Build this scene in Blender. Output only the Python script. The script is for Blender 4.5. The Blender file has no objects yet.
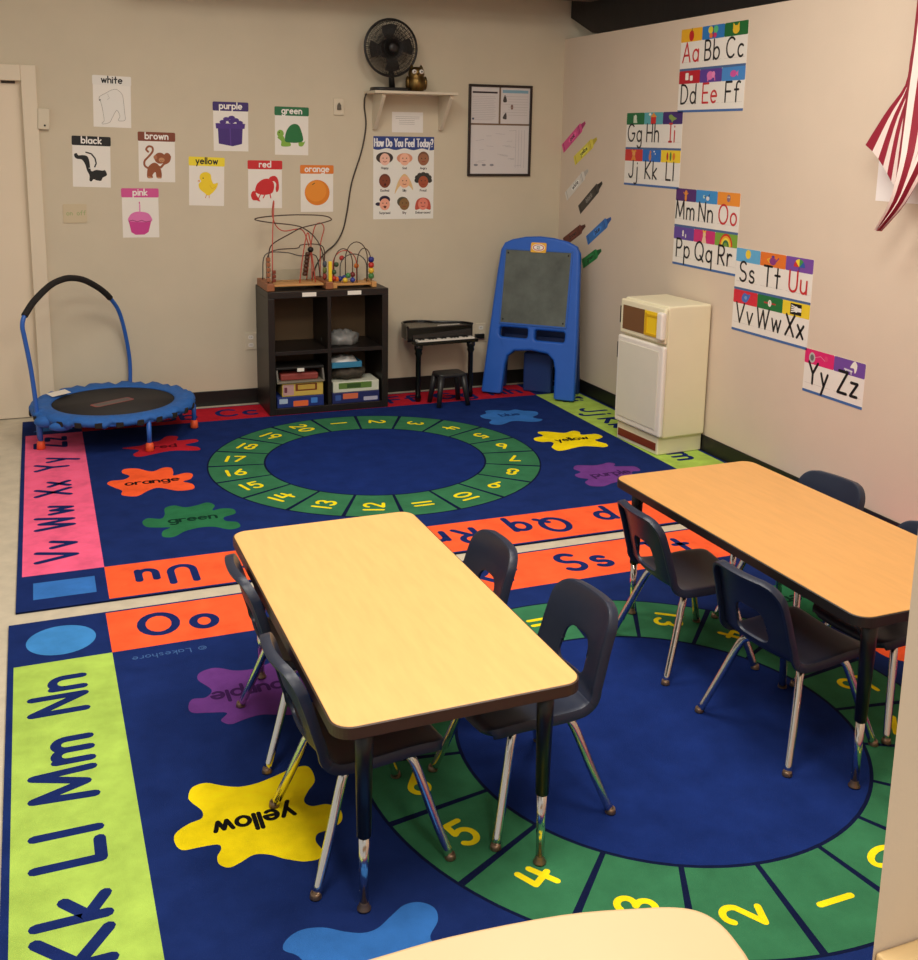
import bpy, bmesh, math, random
from mathutils import Vector, Matrix
random.seed(7)
SC = bpy.context.scene
C = SC.collection
PI = math.pi

# ------------------------------------------------------------------ basics
def lin(c):
    out = []
    for v in c[:3]:
        v = v / 255.0
        out.append(v / 12.92 if v <= .04045 else ((v + .055) / 1.055) ** 2.4)
    return (out[0], out[1], out[2], 1.0)

def mat(name, rgb, rough=.6, metal=0.0, noise=0.0, nscale=8.0, bump=0.0, bscale=200.0, spec=.5, stretch=None, sheen=0.0, coat=0.0):
    m = bpy.data.materials.new(name); m.use_nodes = True
    nt = m.node_tree; b = nt.nodes['Principled BSDF']
    b.inputs['Roughness'].default_value = rough
    b.inputs['Metallic'].default_value = metal
    b.inputs['Specular IOR Level'].default_value = spec
    if sheen: b.inputs['Sheen Weight'].default_value = sheen
    if coat: b.inputs['Coat Weight'].default_value = coat
    base = None
    if rgb == 'attr':
        a = nt.nodes.new('ShaderNodeAttribute'); a.attribute_name = 'Col'; base = a.outputs['Color']
    tc = nt.nodes.new('ShaderNodeTexCoord')
    vec = tc.outputs['Object']
    if stretch:
        mp = nt.nodes.new('ShaderNodeMapping'); mp.inputs['Scale'].default_value = stretch
        nt.links.new(vec, mp.inputs['Vector']); vec = mp.outputs['Vector']
    if noise:
        n = nt.nodes.new('ShaderNodeTexNoise'); n.inputs['Scale'].default_value = nscale
        n.inputs['Detail'].default_value = 6; n.inputs['Roughness'].default_value = .6
        nt.links.new(vec, n.inputs['Vector'])
        r = nt.nodes.new('ShaderNodeMapRange')
        r.inputs['From Min'].default_value = .3; r.inputs['From Max'].default_value = .7
        r.inputs['To Min'].default_value = 1 - noise; r.inputs['To Max'].default_value = 1 + noise
        nt.links.new(n.outputs['Fac'], r.inputs['Value'])
        mx = nt.nodes.new('ShaderNodeMix'); mx.data_type = 'RGBA'; mx.blend_type = 'MULTIPLY'
        mx.inputs[0].default_value = 1.0
        if base is not None: nt.links.new(base, mx.inputs[6])
        else: mx.inputs[6].default_value = lin(rgb)
        nt.links.new(r.outputs['Result'], mx.inputs[7])
        base = mx.outputs[2]
    if base is not None: nt.links.new(base, b.inputs['Base Color'])
    else: b.inputs['Base Color'].default_value = lin(rgb)
    if bump:
        n2 = nt.nodes.new('ShaderNodeTexNoise'); n2.inputs['Scale'].default_value = bscale
        n2.inputs['Detail'].default_value = 3
        nt.links.new(tc.outputs['Object'], n2.inputs['Vector'])
        bp = nt.nodes.new('ShaderNodeBump'); bp.inputs['Strength'].default_value = bump
        bp.inputs['Distance'].default_value = .004
        nt.links.new(n2.outputs['Fac'], bp.inputs['Height']); nt.links.new(bp.outputs['Normal'], b.inputs['Normal'])
    return m

M = {}
M['wall'] = mat('wall_paint', (208, 196, 172), .75, noise=.03, nscale=3, bump=.12, bscale=160)
M['wall2'] = mat('wall_paint_light', (219, 202, 182), .7, noise=.02, nscale=3, bump=.12, bscale=160)
M['ceil'] = mat('ceiling_tile', (196, 192, 184), .9, noise=.05, nscale=30)
M['black_base'] = mat('black_vinyl', (20, 18, 18), .45)
M['door'] = mat('door_paint', (230, 214, 190), .5, noise=.02, nscale=2)
M['trim'] = mat('trim_paint', (226, 212, 188), .5)
M['floor'] = mat('speckled_vinyl_tile', (205, 194, 172), .45, noise=.10, nscale=12, bump=.04, bscale=60)
M['void'] = mat('black_duct_wrap', (14, 13, 15), .5, noise=.4, nscale=12, bump=.3, bscale=20)
M['carpet'] = mat('printed_carpet', 'attr', .95, noise=.16, nscale=9, bump=.55, bscale=420, spec=.05)
M['print'] = mat('printed_paper', 'attr', .45, spec=.4)
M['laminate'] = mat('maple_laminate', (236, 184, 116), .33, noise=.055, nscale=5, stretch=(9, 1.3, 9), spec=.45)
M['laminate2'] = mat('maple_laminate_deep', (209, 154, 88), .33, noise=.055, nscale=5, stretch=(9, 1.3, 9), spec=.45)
M['band'] = mat('brown_edge_band', (62, 42, 30), .45)
M['band_black'] = mat('black_edge_band', (30, 26, 25), .45)
M['cream'] = mat('cream_laminate', (214, 182, 138), .4, noise=.02, nscale=4)
M['blackmetal'] = mat('black_enamel', (18, 17, 18), .35)
M['chrome'] = mat('chrome', (226, 222, 216), .16, metal=1.0)
M['glide'] = mat('worn_glide', (140, 116, 96), .35, metal=.8)
M['shell'] = mat('navy_polypropylene', (30, 38, 58), .38, noise=.06, nscale=30, bump=.08, bscale=500)
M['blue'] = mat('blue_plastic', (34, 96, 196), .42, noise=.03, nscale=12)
M['bluetube'] = mat('blue_powdercoat', (44, 98, 186), .35)
M['bluefab'] = mat('blue_nylon', (36, 98, 176), .75, noise=.12, nscale=40, bump=.3, bscale=60)
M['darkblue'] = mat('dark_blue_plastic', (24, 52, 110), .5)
M['foam'] = mat('black_foam', (26, 22, 21), .85, bump=.3, bscale=200)
M['mesh'] = mat('black_mat_weave', (44, 40, 39), .8, noise=.12, nscale=60)
M['orangerub'] = mat('orange_rubber', (238, 92, 48), .5)
M['espresso'] = mat('black_brown_veneer', (26, 20, 17), .42, noise=.15, nscale=6, stretch=(1, 1, 12))
M['beechwood'] = mat('beech_wood', (206, 152, 90), .45, noise=.1, nscale=6, stretch=(1, 8, 8))
M['walnutwood'] = mat('reddish_wood', (150, 92, 58), .5, noise=.12, nscale=8, stretch=(1, 1, 8))
M['palewood'] = mat('pale_wood', (236, 204, 150), .4, noise=.08, nscale=6, stretch=(1.5, 12, 6))
M['wirebrown'] = mat('brown_coated_wire', (70, 50, 40), .4)
M['wirered'] = mat('red_coated_wire', (190, 74, 58), .4)
M['wiregrey'] = mat('grey_wire', (70, 70, 68), .4)
M['pianoblack'] = mat('piano_black', (14, 13, 14), .22)
M['stoolgrey'] = mat('charcoal_plastic', (34, 34, 36), .4)
M['white'] = mat('white_plastic', (238, 232, 222), .4)
M['fridge'] = mat('ivory_plastic', (238, 230, 198), .4, noise=.02, nscale=5)
M['fridgedoor'] = mat('off_white_plastic', (226, 222, 206), .45, noise=.02, nscale=6)
M['brownplastic'] = mat('brown_plastic', (122, 84, 52), .45)
M['redbrown'] = mat('red_brown_plastic', (126, 50, 28), .45)
M['yellowplastic'] = mat('yellow_plastic', (248, 210, 36), .4)
M['darkhole'] = mat('dark_slot', (20, 16, 15), .6)
M['chalk'] = mat('chalkboard_slate', (92, 98, 92), .7, noise=.32, nscale=5)
M['fanblack'] = mat('fan_black', (24, 22, 21), .4)
M['fandark'] = mat('fan_dark', (44, 41, 38), .6)
M['gold'] = mat('antique_gold', (112, 88, 48), .38, metal=.9, noise=.3, nscale=30)
M['shelfwhite'] = mat('shelf_paint', (214, 202, 180), .5)
M['framewood'] = mat('dark_frame', (36, 22, 18), .4)
M['cord'] = mat('grey_brown_cord', (64, 54, 46), .6)
M['beige'] = mat('beige_plastic', (216, 204, 180), .45)
M['greybag'] = mat('grey_plastic_bag', (124, 124, 122), .4, noise=.2, nscale=14)
M['whitebag'] = mat('white_plastic_bag', (222, 222, 220), .35)
M['tealbin'] = mat('blue_bin', (54, 130, 170), .45)
M['darkcloth'] = mat('dark_patterned_cloth', (66, 58, 48), .8, noise=.4, nscale=40)
M['acrylic'] = mat('clear_acrylic', (240, 240, 236), .05)
M['acrylic'].node_tree.nodes['Principled BSDF'].inputs['Transmission Weight'].default_value = 1.0
M['acrylic'].node_tree.nodes['Principled BSDF'].inputs['IOR'].default_value = 1.15
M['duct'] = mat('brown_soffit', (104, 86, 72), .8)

# ------------------------------------------------------------------ object helpers
def link(o, parent=None):
    C.objects.link(o)
    if parent is not None: o.parent = parent
    return o

def obj(name, bm, m, parent=None, smooth=False, bevel=0, loc=None, rot=None, segs=2):
    bmesh.ops.recalc_face_normals(bm, faces=bm.faces)
    me = bpy.data.meshes.new(name); bm.to_mesh(me); bm.free()
    ms = m if isinstance(m, (list, tuple)) else [m]
    for x in ms: me.materials.append(M[x] if isinstance(x, str) else x)
    if smooth:
        for p in me.polygons: p.use_smooth = True
    o = bpy.data.objects.new(name, me); link(o, parent)
    if loc: o.location = loc
    if rot is not None: o.rotation_euler = rot if isinstance(rot, (tuple, list)) else (0, 0, rot)
    if bevel:
        md = o.modifiers.new('bevel', 'BEVEL'); md.width = bevel; md.segments = segs
        md.limit_method = 'ANGLE'; md.angle_limit = math.radians(40); md.harden_normals = False
    return o

def thing(name, label, cat, loc=(0, 0, 0), rot=0, group=None):
    o = bpy.data.objects.new(name, None); link(o)
    o.empty_display_size = .05
    o.location = loc; o.rotation_euler = rot if isinstance(rot, (tuple, list)) else (0, 0, rot)
    return tag(o, label, cat, group)

def tag(o, label, cat, group=None):
    o['label'] = label; o['category'] = cat
    if group: o['group'] = group
    return o

def struct(o):
    o['kind'] = 'structure'; return o

def copy_tree(o, parent=None):
    c = o.copy(); C.objects.link(c)
    if parent is not None: c.parent = parent
    for ch in list(o.children): copy_tree(ch, c)
    return c

def box(bm, x0, x1, y0, y1, z0, z1, mi=0, mtx=None):
    v = [bm.verts.new(Vector((x, y, z))) for x in (x0, x1) for y in (y0, y1) for z in (z0, z1)]
    if mtx is not None:
        for q in v: q.co = mtx @ q.co
    for ids in ((0, 1, 3, 2), (4, 6, 7, 5), (0, 4, 5, 1), (2, 3, 7, 6), (0, 2, 6, 4), (1, 5, 7, 3)):
        f = bm.faces.new([v[i] for i in ids]); f.material_index = mi
    return bm

def bx(*a, **k): return box(bmesh.new(), *a, **k)

def catmull(pts, n=6, closed=False):
    P = [Vector(p) for p in pts]; out = []
    N = len(P)
    rng = range(N) if closed else range(N - 1)
    for i in rng:
        p1, p2 = P[i], P[(i + 1) % N]
        p0 = P[i - 1] if (closed or i > 0) else p1 * 2 - p2
        p3 = P[(i + 2) % N] if (closed or i + 2 < N) else p2 * 2 - p1
        for k in range(n):
            t = k / n
            out.append(.5 * ((2 * p1) + (p2 - p0) * t + (2 * p0 - 5 * p1 + 4 * p2 - p3) * t * t + (3 * p1 - p0 - 3 * p2 + p3) * t ** 3))
    if not closed: out.append(P[-1])
    return out

def tube(bm, pts, r, n=10, closed=False, mi=0):
    P = [Vector(p) for p in pts]; N = len(P)
    rr = r if isinstance(r, (list, tuple)) else [r] * N
    rings = []; up = None
    for i in range(N):
        a = P[i - 1] if (i > 0 or closed) else P[i]
        b = P[(i + 1) % N] if (i < N - 1 or closed) else P[i]
        d = (b - a)
        if d.length < 1e-9: d = Vector((0, 0, 1))
        d.normalize()
        if up is None:
            up = Vector((0, 0, 1)) if abs(d.z) < .9 else Vector((1, 0, 0))
        s = d.cross(up)
        if s.length < 1e-6: s = d.cross(Vector((.3, 1, .2)))
        s.normalize(); up = s.cross(d).normalized()
        rings.append([bm.verts.new(P[i] + (s * math.cos(2 * PI * k / n) + up * math.sin(2 * PI * k / n)) * rr[i]) for k in range(n)])
    m_ = N if closed else N - 1
    for i in range(m_):
        A, B = rings[i], rings[(i + 1) % N]
        for k in range(n):
            f = bm.faces.new((A[k], A[(k + 1) % n], B[(k + 1) % n], B[k])); f.smooth = True; f.material_index = mi
    if not closed:
        for R_ in (rings[0], rings[-1]):
            f = bm.faces.new(R_); f.material_index = mi
    return bm

def lathe(bm, prof, n=24, mtx=None, mi=0):
    rings = []
    for r, z in prof:
        ring = [bm.verts.new(Vector((r * math.cos(2 * PI * k / n), r * math.sin(2 * PI * k / n), z))) for k in range(n)]
        rings.append(ring)
    for A, B in zip(rings, rings[1:]):
        for k in range(n):
            f = bm.faces.new((A[k], A[(k + 1) % n], B[(k + 1) % n], B[k])); f.smooth = True; f.material_index = mi
    for R_ in (rings[0], rings[-1]):
        f = bm.faces.new(R_); f.material_index = mi
    if mtx is not None:
        for R_ in rings:
            for v in R_: v.co = mtx @ v.co
    return bm

def ball(bm, c, r, sx=1, sy=1, sz=1, n=12, mi=0, mtx=None):
    prof = [(max(1e-4, math.sin(PI * k / n)), -math.cos(PI * k / n)) for k in range(n + 1)]
    m = Matrix.Translation(c) @ Matrix.Diagonal((r * sx, r * sy, r * sz, 1))
    if mtx is not None: m = mtx @ m
    return lathe(bm, prof, n + 4, m, mi)

def prism(bm, pts, z0, z1, mtx=None, mi=0):
    A = [bm.verts.new(Vector((p[0], p[1], z0))) for p in pts]
    B = [bm.verts.new(Vector((p[0], p[1], z1))) for p in pts]
    n = len(pts)
    fs = [bm.faces.new(A[::-1]), bm.faces.new(B)]
    for i in range(n): fs.append(bm.faces.new((A[i], A[(i + 1) % n], B[(i + 1) % n], B[i])))
    for f in fs: f.material_index = mi
    if mtx is not None:
        for v in A + B: v.co = mtx @ v.co
    return bm

def rrect(x0, x1, y0, y1, r, n=6):
    out = []
    for cx, cy, a in ((x1 - r, y1 - r, 0), (x0 + r, y1 - r, 90), (x0 + r, y0 + r, 180), (x1 - r, y0 + r, 270)):
        for k in range(n + 1):
            t = math.radians(a + 90 * k / n); out.append((cx + r * math.cos(t), cy + r * math.sin(t)))
    return out

def plate(outline, holes, y0, y1):
    """plate lying in x-z, thickness along y, with holes cut through"""
    bm = bmesh.new(); es = []
    for loop in [outline] + holes:
        v = [bm.verts.new((p[0], y0, p[1])) for p in loop]
        es += [bm.edges.new((v[i], v[(i + 1) % len(v)])) for i in range(len(v))]
    bmesh.ops.triangle_fill(bm, edges=es, use_beauty=True)
    r = bmesh.ops.extrude_face_region(bm, geom=list(bm.faces))
    for g in r['geom']:
        if isinstance(g, bmesh.types.BMVert): g.co.y = y1
    return bm

# ------------------------------------------------------------------ stroke lettering
def arc(cx, cy, rx, ry, a0, a1, n=None):
    n = n or max(4, int(abs(a1 - a0) / 22))
    return [(cx + rx * math.cos(math.radians(a0 + (a1 - a0) * k / n)), cy + ry * math.sin(math.radians(a0 + (a1 - a0) * k / n))) for k in range(n + 1)]
def dot(x, y): return [(x, y), (x, y + .01)]
RING = arc(.27, .3, .27, .3, 0, 360)
G = {
 'A': (.76, [[(0, 0), (.38, 1), (.76, 0)], [(.14, .34), (.62, .34)]]),
 'B': (.58, [[(0, 0), (0, 1), (.28, 1)] + arc(.28, .76, .24, .24, 90, -90) + [(0, .52)], [(0, .52), (.3, .52)] + arc(.3, .26, .28, .26, 90, -90) + [(0, 0)]]),
 'C': (.78, [arc(.42, .5, .42, .5, 48, 312)]),
 'D': (.68, [[(0, 0), (0, 1), (.2, 1)] + arc(.2, .5, .48, .5, 90, -90) + [(0, 0)]]),
 'E': (.55, [[(.55, 1), (0, 1), (0, 0), (.55, 0)], [(0, .52), (.48, .52)]]),
 'F': (.55, [[(.55, 1), (0, 1), (0, 0)], [(0, .52), (.46, .52)]]),
 'G': (.84, [arc(.42, .5, .42, .5, 48, 350) + [(.84, .46), (.52, .46)]]),
 'H': (.64, [[(0, 0), (0, 1)], [(.64, 0), (.64, 1)], [(0, .5), (.64, .5)]]),
 'I': (.3, [[(.15, 0), (.15, 1)], [(0, 1), (.3, 1)], [(0, 0), (.3, 0)]]),
 'J': (.5, [[(.5, 1), (.5, .25)] + arc(.25, .25, .25, .25, 0, -165)]),
 'K': (.62, [[(0, 0), (0, 1)], [(.6, 1), (.03, .46), (.62, 0)]]),
 'L': (.5, [[(0, 1), (0, 0), (.5, 0)]]),
 'M': (.86, [[(0, 0), (.08, 1), (.43, .12), (.78, 1), (.86, 0)]]),
 'N': (.62, [[(0, 0), (0, 1), (.62, 0), (.62, 1)]]),
 'O': (.84, [arc(.42, .5, .42, .5, 0, 360)]),
 'P': (.56, [[(0, 0), (0, 1), (.28, 1)] + arc(.28, .74, .27, .26, 90, -90) + [(0, .48)]]),
 'Q': (.86, [arc(.42, .5, .42, .5, 0, 360), [(.54, .26), (.86, -.04)]]),
 'R': (.6, [[(0, 0), (0, 1), (.28, 1)] + arc(.28, .74, .27, .26, 90, -90) + [(0, .48)], [(.2, .48), (.6, 0)]]),
 'S': (.58, [arc(.29, .75, .27, .25, 35, 270) + arc(.29, .25, .29, .25, 80, -150)]),
 'T': (.66, [[(0, 1), (.66, 1)], [(.33, 1), (.33, 0)]]),
 'U': (.62, [[(0, 1), (0, .31)] + arc(.31, .31, .31, .31, 180, 360) + [(.62, 1)]]),
 'V': (.7, [[(0, 1), (.35, 0), (.7, 1)]]),
 'W': (1.0, [[(0, 1), (.25, 0), (.5, .9), (.75, 0), (1, 1)]]),
 'X': (.64, [[(0, 1), (.64, 0)], [(.64, 1), (0, 0)]]),
 'Y': (.66, [[(0, 1), (.33, .48), (.66, 1)], [(.33, .48), (.33, 0)]]),
 'Z': (.6, [[(0, 1), (.6, 1), (0, 0), (.6, 0)]]),
 'a': (.54, [RING, [(.54, .6), (.54, 0)]]),
 'b': (.54, [[(0, 1), (0, 0)], RING]),
 'c': (.48, [arc(.27, .3, .27, .3, 50, 310)]),
 'd': (.54, [RING, [(.54, 1), (.54, 0)]]),
 'e': (.54, [[(.02, .32), (.54, .32)] + arc(.27, .3, .27, .3, 8, 310)]),
 'f': (.42, [arc(.36, .8, .2, .2, 50, 180) + [(.16, 0)], [(0, .6), (.36, .6)]]),
 'g': (.54, [RING, [(.54, .6), (.54, -.14)] + arc(.29, -.14, .25, .24, 0, -150)]),
 'h': (.46, [[(0, 1), (0, 0)], [(0, .36)] + arc(.23, .36, .23, .24, 180, 0) + [(.46, 0)]]),
 'i': (.02, [[(.01, .6), (.01, 0)], dot(.01, .84)]),
 'j': (.26, [[(.25, .6), (.25, -.16)] + arc(.06, -.16, .19, .22, 0, -130), dot(.25, .84)]),
 'k': (.44, [[(0, 1), (0, 0)], [(.42, .6), (.03, .27), (.44, 0)]]),
 'l': (.02, [[(.01, 1), (.01, 0)]]),
 'm': (.76, [[(0, .6), (0, 0)], [(0, .4)] + arc(.19, .4, .19, .2, 180, 0) + [(.38, 0)], [(.38, .4)] + arc(.57, .4, .19, .2, 180, 0) + [(.76, 0)]]),
 'n': (.46, [[(0, .6), (0, 0)], [(0, .36)] + arc(.23, .36, .23, .24, 180, 0) + [(.46, 0)]]),
 'o': (.54, [RING]),
 'p': (.54, [[(0, .6), (0, -.38)], RING]),
 'q': (.54, [RING, [(.54, .6), (.54, -.38)]]),
 'r': (.36, [[(0, .6), (0, 0)], [(0, .34)] + arc(.24, .34, .24, .26, 180, 55)]),
 's': (.42, [arc(.21, .45, .18, .15, 30, 270) + arc(.21, .15, .21, .15, 80, -150)]),
 't': (.4, [[(.2, .95), (.2, 0)], [(0, .6), (.4, .6)]]),
 'u': (.46, [[(0, .6), (0, .24)] + arc(.23, .24, .23, .24, 180, 360), [(.46, .6), (.46, 0)]]),
 'v': (.48, [[(0, .6), (.24, 0), (.48, .6)]]),
 'w': (.72, [[(0, .6), (.18, 0), (.36, .56), (.54, 0), (.72, .6)]]),
 'x': (.46, [[(0, .6), (.46, 0)], [(.46, .6), (0, 0)]]),
 'y': (.48, [[(0, .6), (.25, 0)], [(.48, .6), (.1, -.38)]]),
 'z': (.44, [[(0, .6), (.44, .6), (0, 0), (.44, 0)]]),
 '0': (.56, [arc(.28, .5, .28, .5, 0, 360)]),
 '1': (.02, [[(.01, 1), (.01, 0)]]),
 '2': (.56, [arc(.28, .72, .27, .28, 165, -25) + [(0, 0), (.56, 0)]]),
 '3': (.54, [arc(.25, .76, .24, .24, 150, -80), arc(.25, .26, .28, .26, 85, -150)]),
 '4': (.62, [[(.08, 1), (0, .4), (.62, .4)], [(.44, .85), (.44, 0)]]),
 '5': (.54, [[(.5, 1), (.08, 1), (.05, .56)] + arc(.25, .32, .28, .32, 120, -145)]),
 '6': (.54, [[(.4, 1), (.08, .5)] + arc(.27, .28, .27, .28, 150, -200)]),
 '7': (.54, [[(0, 1), (.54, 1), (.16, 0)]]),
 '8': (.54, [arc(.27, .76, .22, .24, -90, 270), arc(.27, .26, .27, .26, 90, 450)]),
 '9': (.54, [arc(.27, .72, .27, .28, -30, 330), [(.53, .68), (.34, 0)]]),
 '?': (.5, [arc(.25, .75, .24, .25, 160, -60) + [(.25, .42), (.25, .3)], dot(.25, .02)]),
 '@': (.9, [arc(.42, .4, .42, .42, 0, 360), arc(.42, .4, .2, .2, 50, 310)]),
 ' ': (.35, []),
}

class Sheet:
    """A printed flat thing: coloured polygons in layers, all in one mesh with a colour attribute."""
    def __init__(s, step=.00025, z=0.0):
        s.bm = bmesh.new(); s.col = s.bm.loops.layers.float_color.new('Col'); s.z0 = s.z = z; s.step = step; s.mi = 0; s.items = []; s.fix = None; s.busy = False
    def face(s, pts, rgb, z=None):
        z = s.z if z is None else z
        try: f = s.bm.faces.new([s.bm.verts.new((p[0], p[1], z)) for p in pts])
        except ValueError: return
        f.normal_update()
        if f.normal.z < 0: f.normal_flip()
        c = lin(rgb)
        for l in f.loops: l[s.col] = c
        f.material_index = s.mi
    def lift(s, x0, x1, y0, y1):
        """each new print sits one ink layer above whatever it overlaps"""
        if s.busy: return
        lv = s.fix
        if lv is None:
            lv = 1 + max([l for a, b, c, d, l in s.items if a < x1 - 1e-6 and b > x0 + 1e-6 and c < y1 - 1e-6 and d > y0 + 1e-6] or [0])
            s.items.append((x0, x1, y0, y1, lv))
        s.z = s.z0 + lv * s.step
    def over(s, pts, pad=0):
        s.lift(min(q[0] for q in pts) - pad, max(q[0] for q in pts) + pad, min(q[1] for q in pts) - pad, max(q[1] for q in pts) + pad)
    def poly(s, pts, rgb): s.over(pts); s.face(pts, rgb)
    def rect(s, x0, x1, y0, y1, rgb): s.poly([(x0, y0), (x1, y0), (x1, y1), (x0, y1)], rgb)
    def ell(s, cx, cy, rx, ry, rgb, n=24): s.poly([(cx + rx * math.cos(2 * PI * k / n), cy + ry * math.sin(2 * PI * k / n)) for k in range(n)], rgb)
    def blob(s, pts, rgb, n=5): s.poly([(v.x, v.y) for v in catmull([(p[0], p[1], 0) for p in pts], n, True)], rgb)
    def slab(s, x0, x1, y0, y1, t, rgb, edge=None):
        c = [(x0, y0), (x1, y0), (x1, y1), (x0, y1)]
        s.slabp(c, t, rgb, edge)
    def slabp(s, c, t, rgb, edge=None):
        n = len(c); A = [s.bm.verts.new((p[0], p[1], 0)) for p in c]; B = [s.bm.verts.new((p[0], p[1], t)) for p in c]
        fs = [s.bm.faces.new(A[::-1]), s.bm.faces.new(B)] + [s.bm.faces.new((A[i], A[(i + 1) % n], B[(i + 1) % n], B[i])) for i in range(n)]
        for k, f in enumerate(fs):
            cc = lin(rgb if k == 1 else (edge or rgb))
            for l in f.loops: l[s.col] = cc
        s.z = s.z0 = t
    def ring(s, cx, cy, r0, r1, rgb, n=96, a0=0, a1=360):
        s.lift(cx - r1, cx + r1, cy - r1, cy + r1); P = []
        for k in range(n + 1):
            t = math.radians(a0 + (a1 - a0) * k / n); P.append((math.cos(t), math.sin(t)))
        for a, b in zip(P, P[1:]):
            s.face([(cx + a[0] * r0, cy + a[1] * r0), (cx + a[0] * r1, cy + a[1] * r1), (cx + b[0] * r1, cy + b[1] * r1), (cx + b[0] * r0, cy + b[1] * r0)], rgb)
    def stroke(s, pts, w, rgb, capn=8, closed=False):
        """ribbon with round ends; sharp corners get their own caps"""
        s.over(pts, w / 2); P = [Vector((p[0], p[1])) for p in pts]
        if closed: P.append(P[0])
        h = w / 2; eps = 0.0
        def cap(c):
            s.face([(c.x + h * math.cos(2 * PI * k / capn), c.y + h * math.sin(2 * PI * k / capn)) for k in range(capn)], rgb, s.z + eps)
        N = len(P); cap(P[0]); prev = None
        for i in range(N - 1):
            d = P[i + 1] - P[i]
            if d.length < 1e-7: continue
            d.normalize(); nrm = Vector((-d.y, d.x)) * h
            if prev is not None:
                if prev.dot(d) < .999: eps += s.step * .012; cap(P[i])
            eps += s.step * .012
            s.face([tuple(P[i] - nrm), tuple(P[i + 1] - nrm), tuple(P[i + 1] + nrm), tuple(P[i] + nrm)], rgb, s.z + eps)
            prev = d
        eps += s.step * .012; cap(P[-1])
    def text(s, t, x, y, h, w, rgb, ang=0, gap=.28, anchor='c', sx=1.0):
        tot = sum(G[c][0] for c in t) * sx + gap * (len(t) - 1)
        ca, sa = math.cos(math.radians(ang)), math.sin(math.radians(ang))
        cur = -tot / 2 if anchor == 'c' else 0
        ex = [(x + X * ca - Y * sa, y + X * sa + Y * ca) for X in (-tot / 2 * h, tot / 2 * h) for Y in (-.38 * h, h)]
        s.over(ex, w / 2); s.busy = True
        for c in t:
            for pl in G[c][1]:
                q = []
                for px, py in pl:
                    X = (cur + px * sx) * h; Y = py * h
                    q.append((x + X * ca - Y * sa, y + X * sa + Y * ca))
                s.stroke(q, w, rgb)
            cur += G[c][0] * sx + gap
        s.busy = False
    def build(s, name, m='print', parent=None, mtx=None):
        me = bpy.data.meshes.new(name); s.bm.to_mesh(me); s.bm.free(); me.materials.append(M[m])
        if mtx is not None: me.transform(mtx)
        o = bpy.data.objects.new(name, me); return link(o, parent)

# ------------------------------------------------------------------ room shell
YB, XR = 2.872, 3.672          # back wall and right wall planes
RW, RD = 3.66, 2.79            # rug size
struct(obj('floor', bx(-3, 6, -6, 3.1, -.06, 0), 'floor'))
bm = bmesh.new()
box(bm, .16, 6, YB, YB + .12, 0, 3.3); box(bm, -.75, .16, YB, YB + .12, 2.13, 3.3); box(bm, -3, -.75, YB, YB + .12, 0, 3.3)
struct(obj('wall_back', bm, 'wall'))
struct(obj('wall_right', bx(XR, XR + .1, -3.6, YB, 0, 2.447), 'wall2'))
struct(obj('ceiling', bx(-3, 6, -6, 3.1, 3.3, 3.36), 'ceil'))
struct(obj('baseboard_back', bx(.19, XR, YB - .009, YB, 0, .1), 'black_base', bevel=.003))
struct(obj('baseboard_right', bx(XR - .009, XR, -2.9, YB - .009, 0, .1), 'black_base', bevel=.003))
struct(obj('wall_front', prism(bmesh.new(), [(1.24, -2.93), (3.672, -2.93), (3.672, -2.886), (1.29, -2.886)], 0, 2.447), 'wall2'))
# unseen soffit, placed so its shade falls on the top of the back wall
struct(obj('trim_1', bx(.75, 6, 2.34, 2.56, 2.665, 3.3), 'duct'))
# door in the back wall
d = struct(obj('door_1', bx(-.71, .13, YB + .035, YB + .075, .006, 2.06), 'door', bevel=.003))
bm = bmesh.new()
box(bm, .108, .193, YB - .02, YB + .05, 0, 2.142); box(bm, -.79, -.70, YB - .02, YB + .05, 0, 2.135); box(bm, -.70, .108, YB - .02, YB + .05, 2.05, 2.142)
struct(obj('door_frame', bm, 'trim', d, bevel=.004))
bm = bmesh.new(); box(bm, .0, .075, YB + .028, YB + .034, 2.035, 2.05)
struct(obj('door_closer', bm, 'cord', d))

# black duct above the partition
duct = obj('air_duct', prism(bmesh.new(), [(2.828, 2.588), (2.518, 2.463), (2.48, 2.455), (-3, 2.455), (-3, 3.2), (2.828, 3.2)], 0, .8,
           Matrix(((0, 0, 1, 3.69), (1, 0, 0, 0), (0, 1, 0, 0), (0, 0, 0, 1)))), 'void')
tag(duct, 'black duct running overhead beyond the top of the right wall', 'duct')

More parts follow.
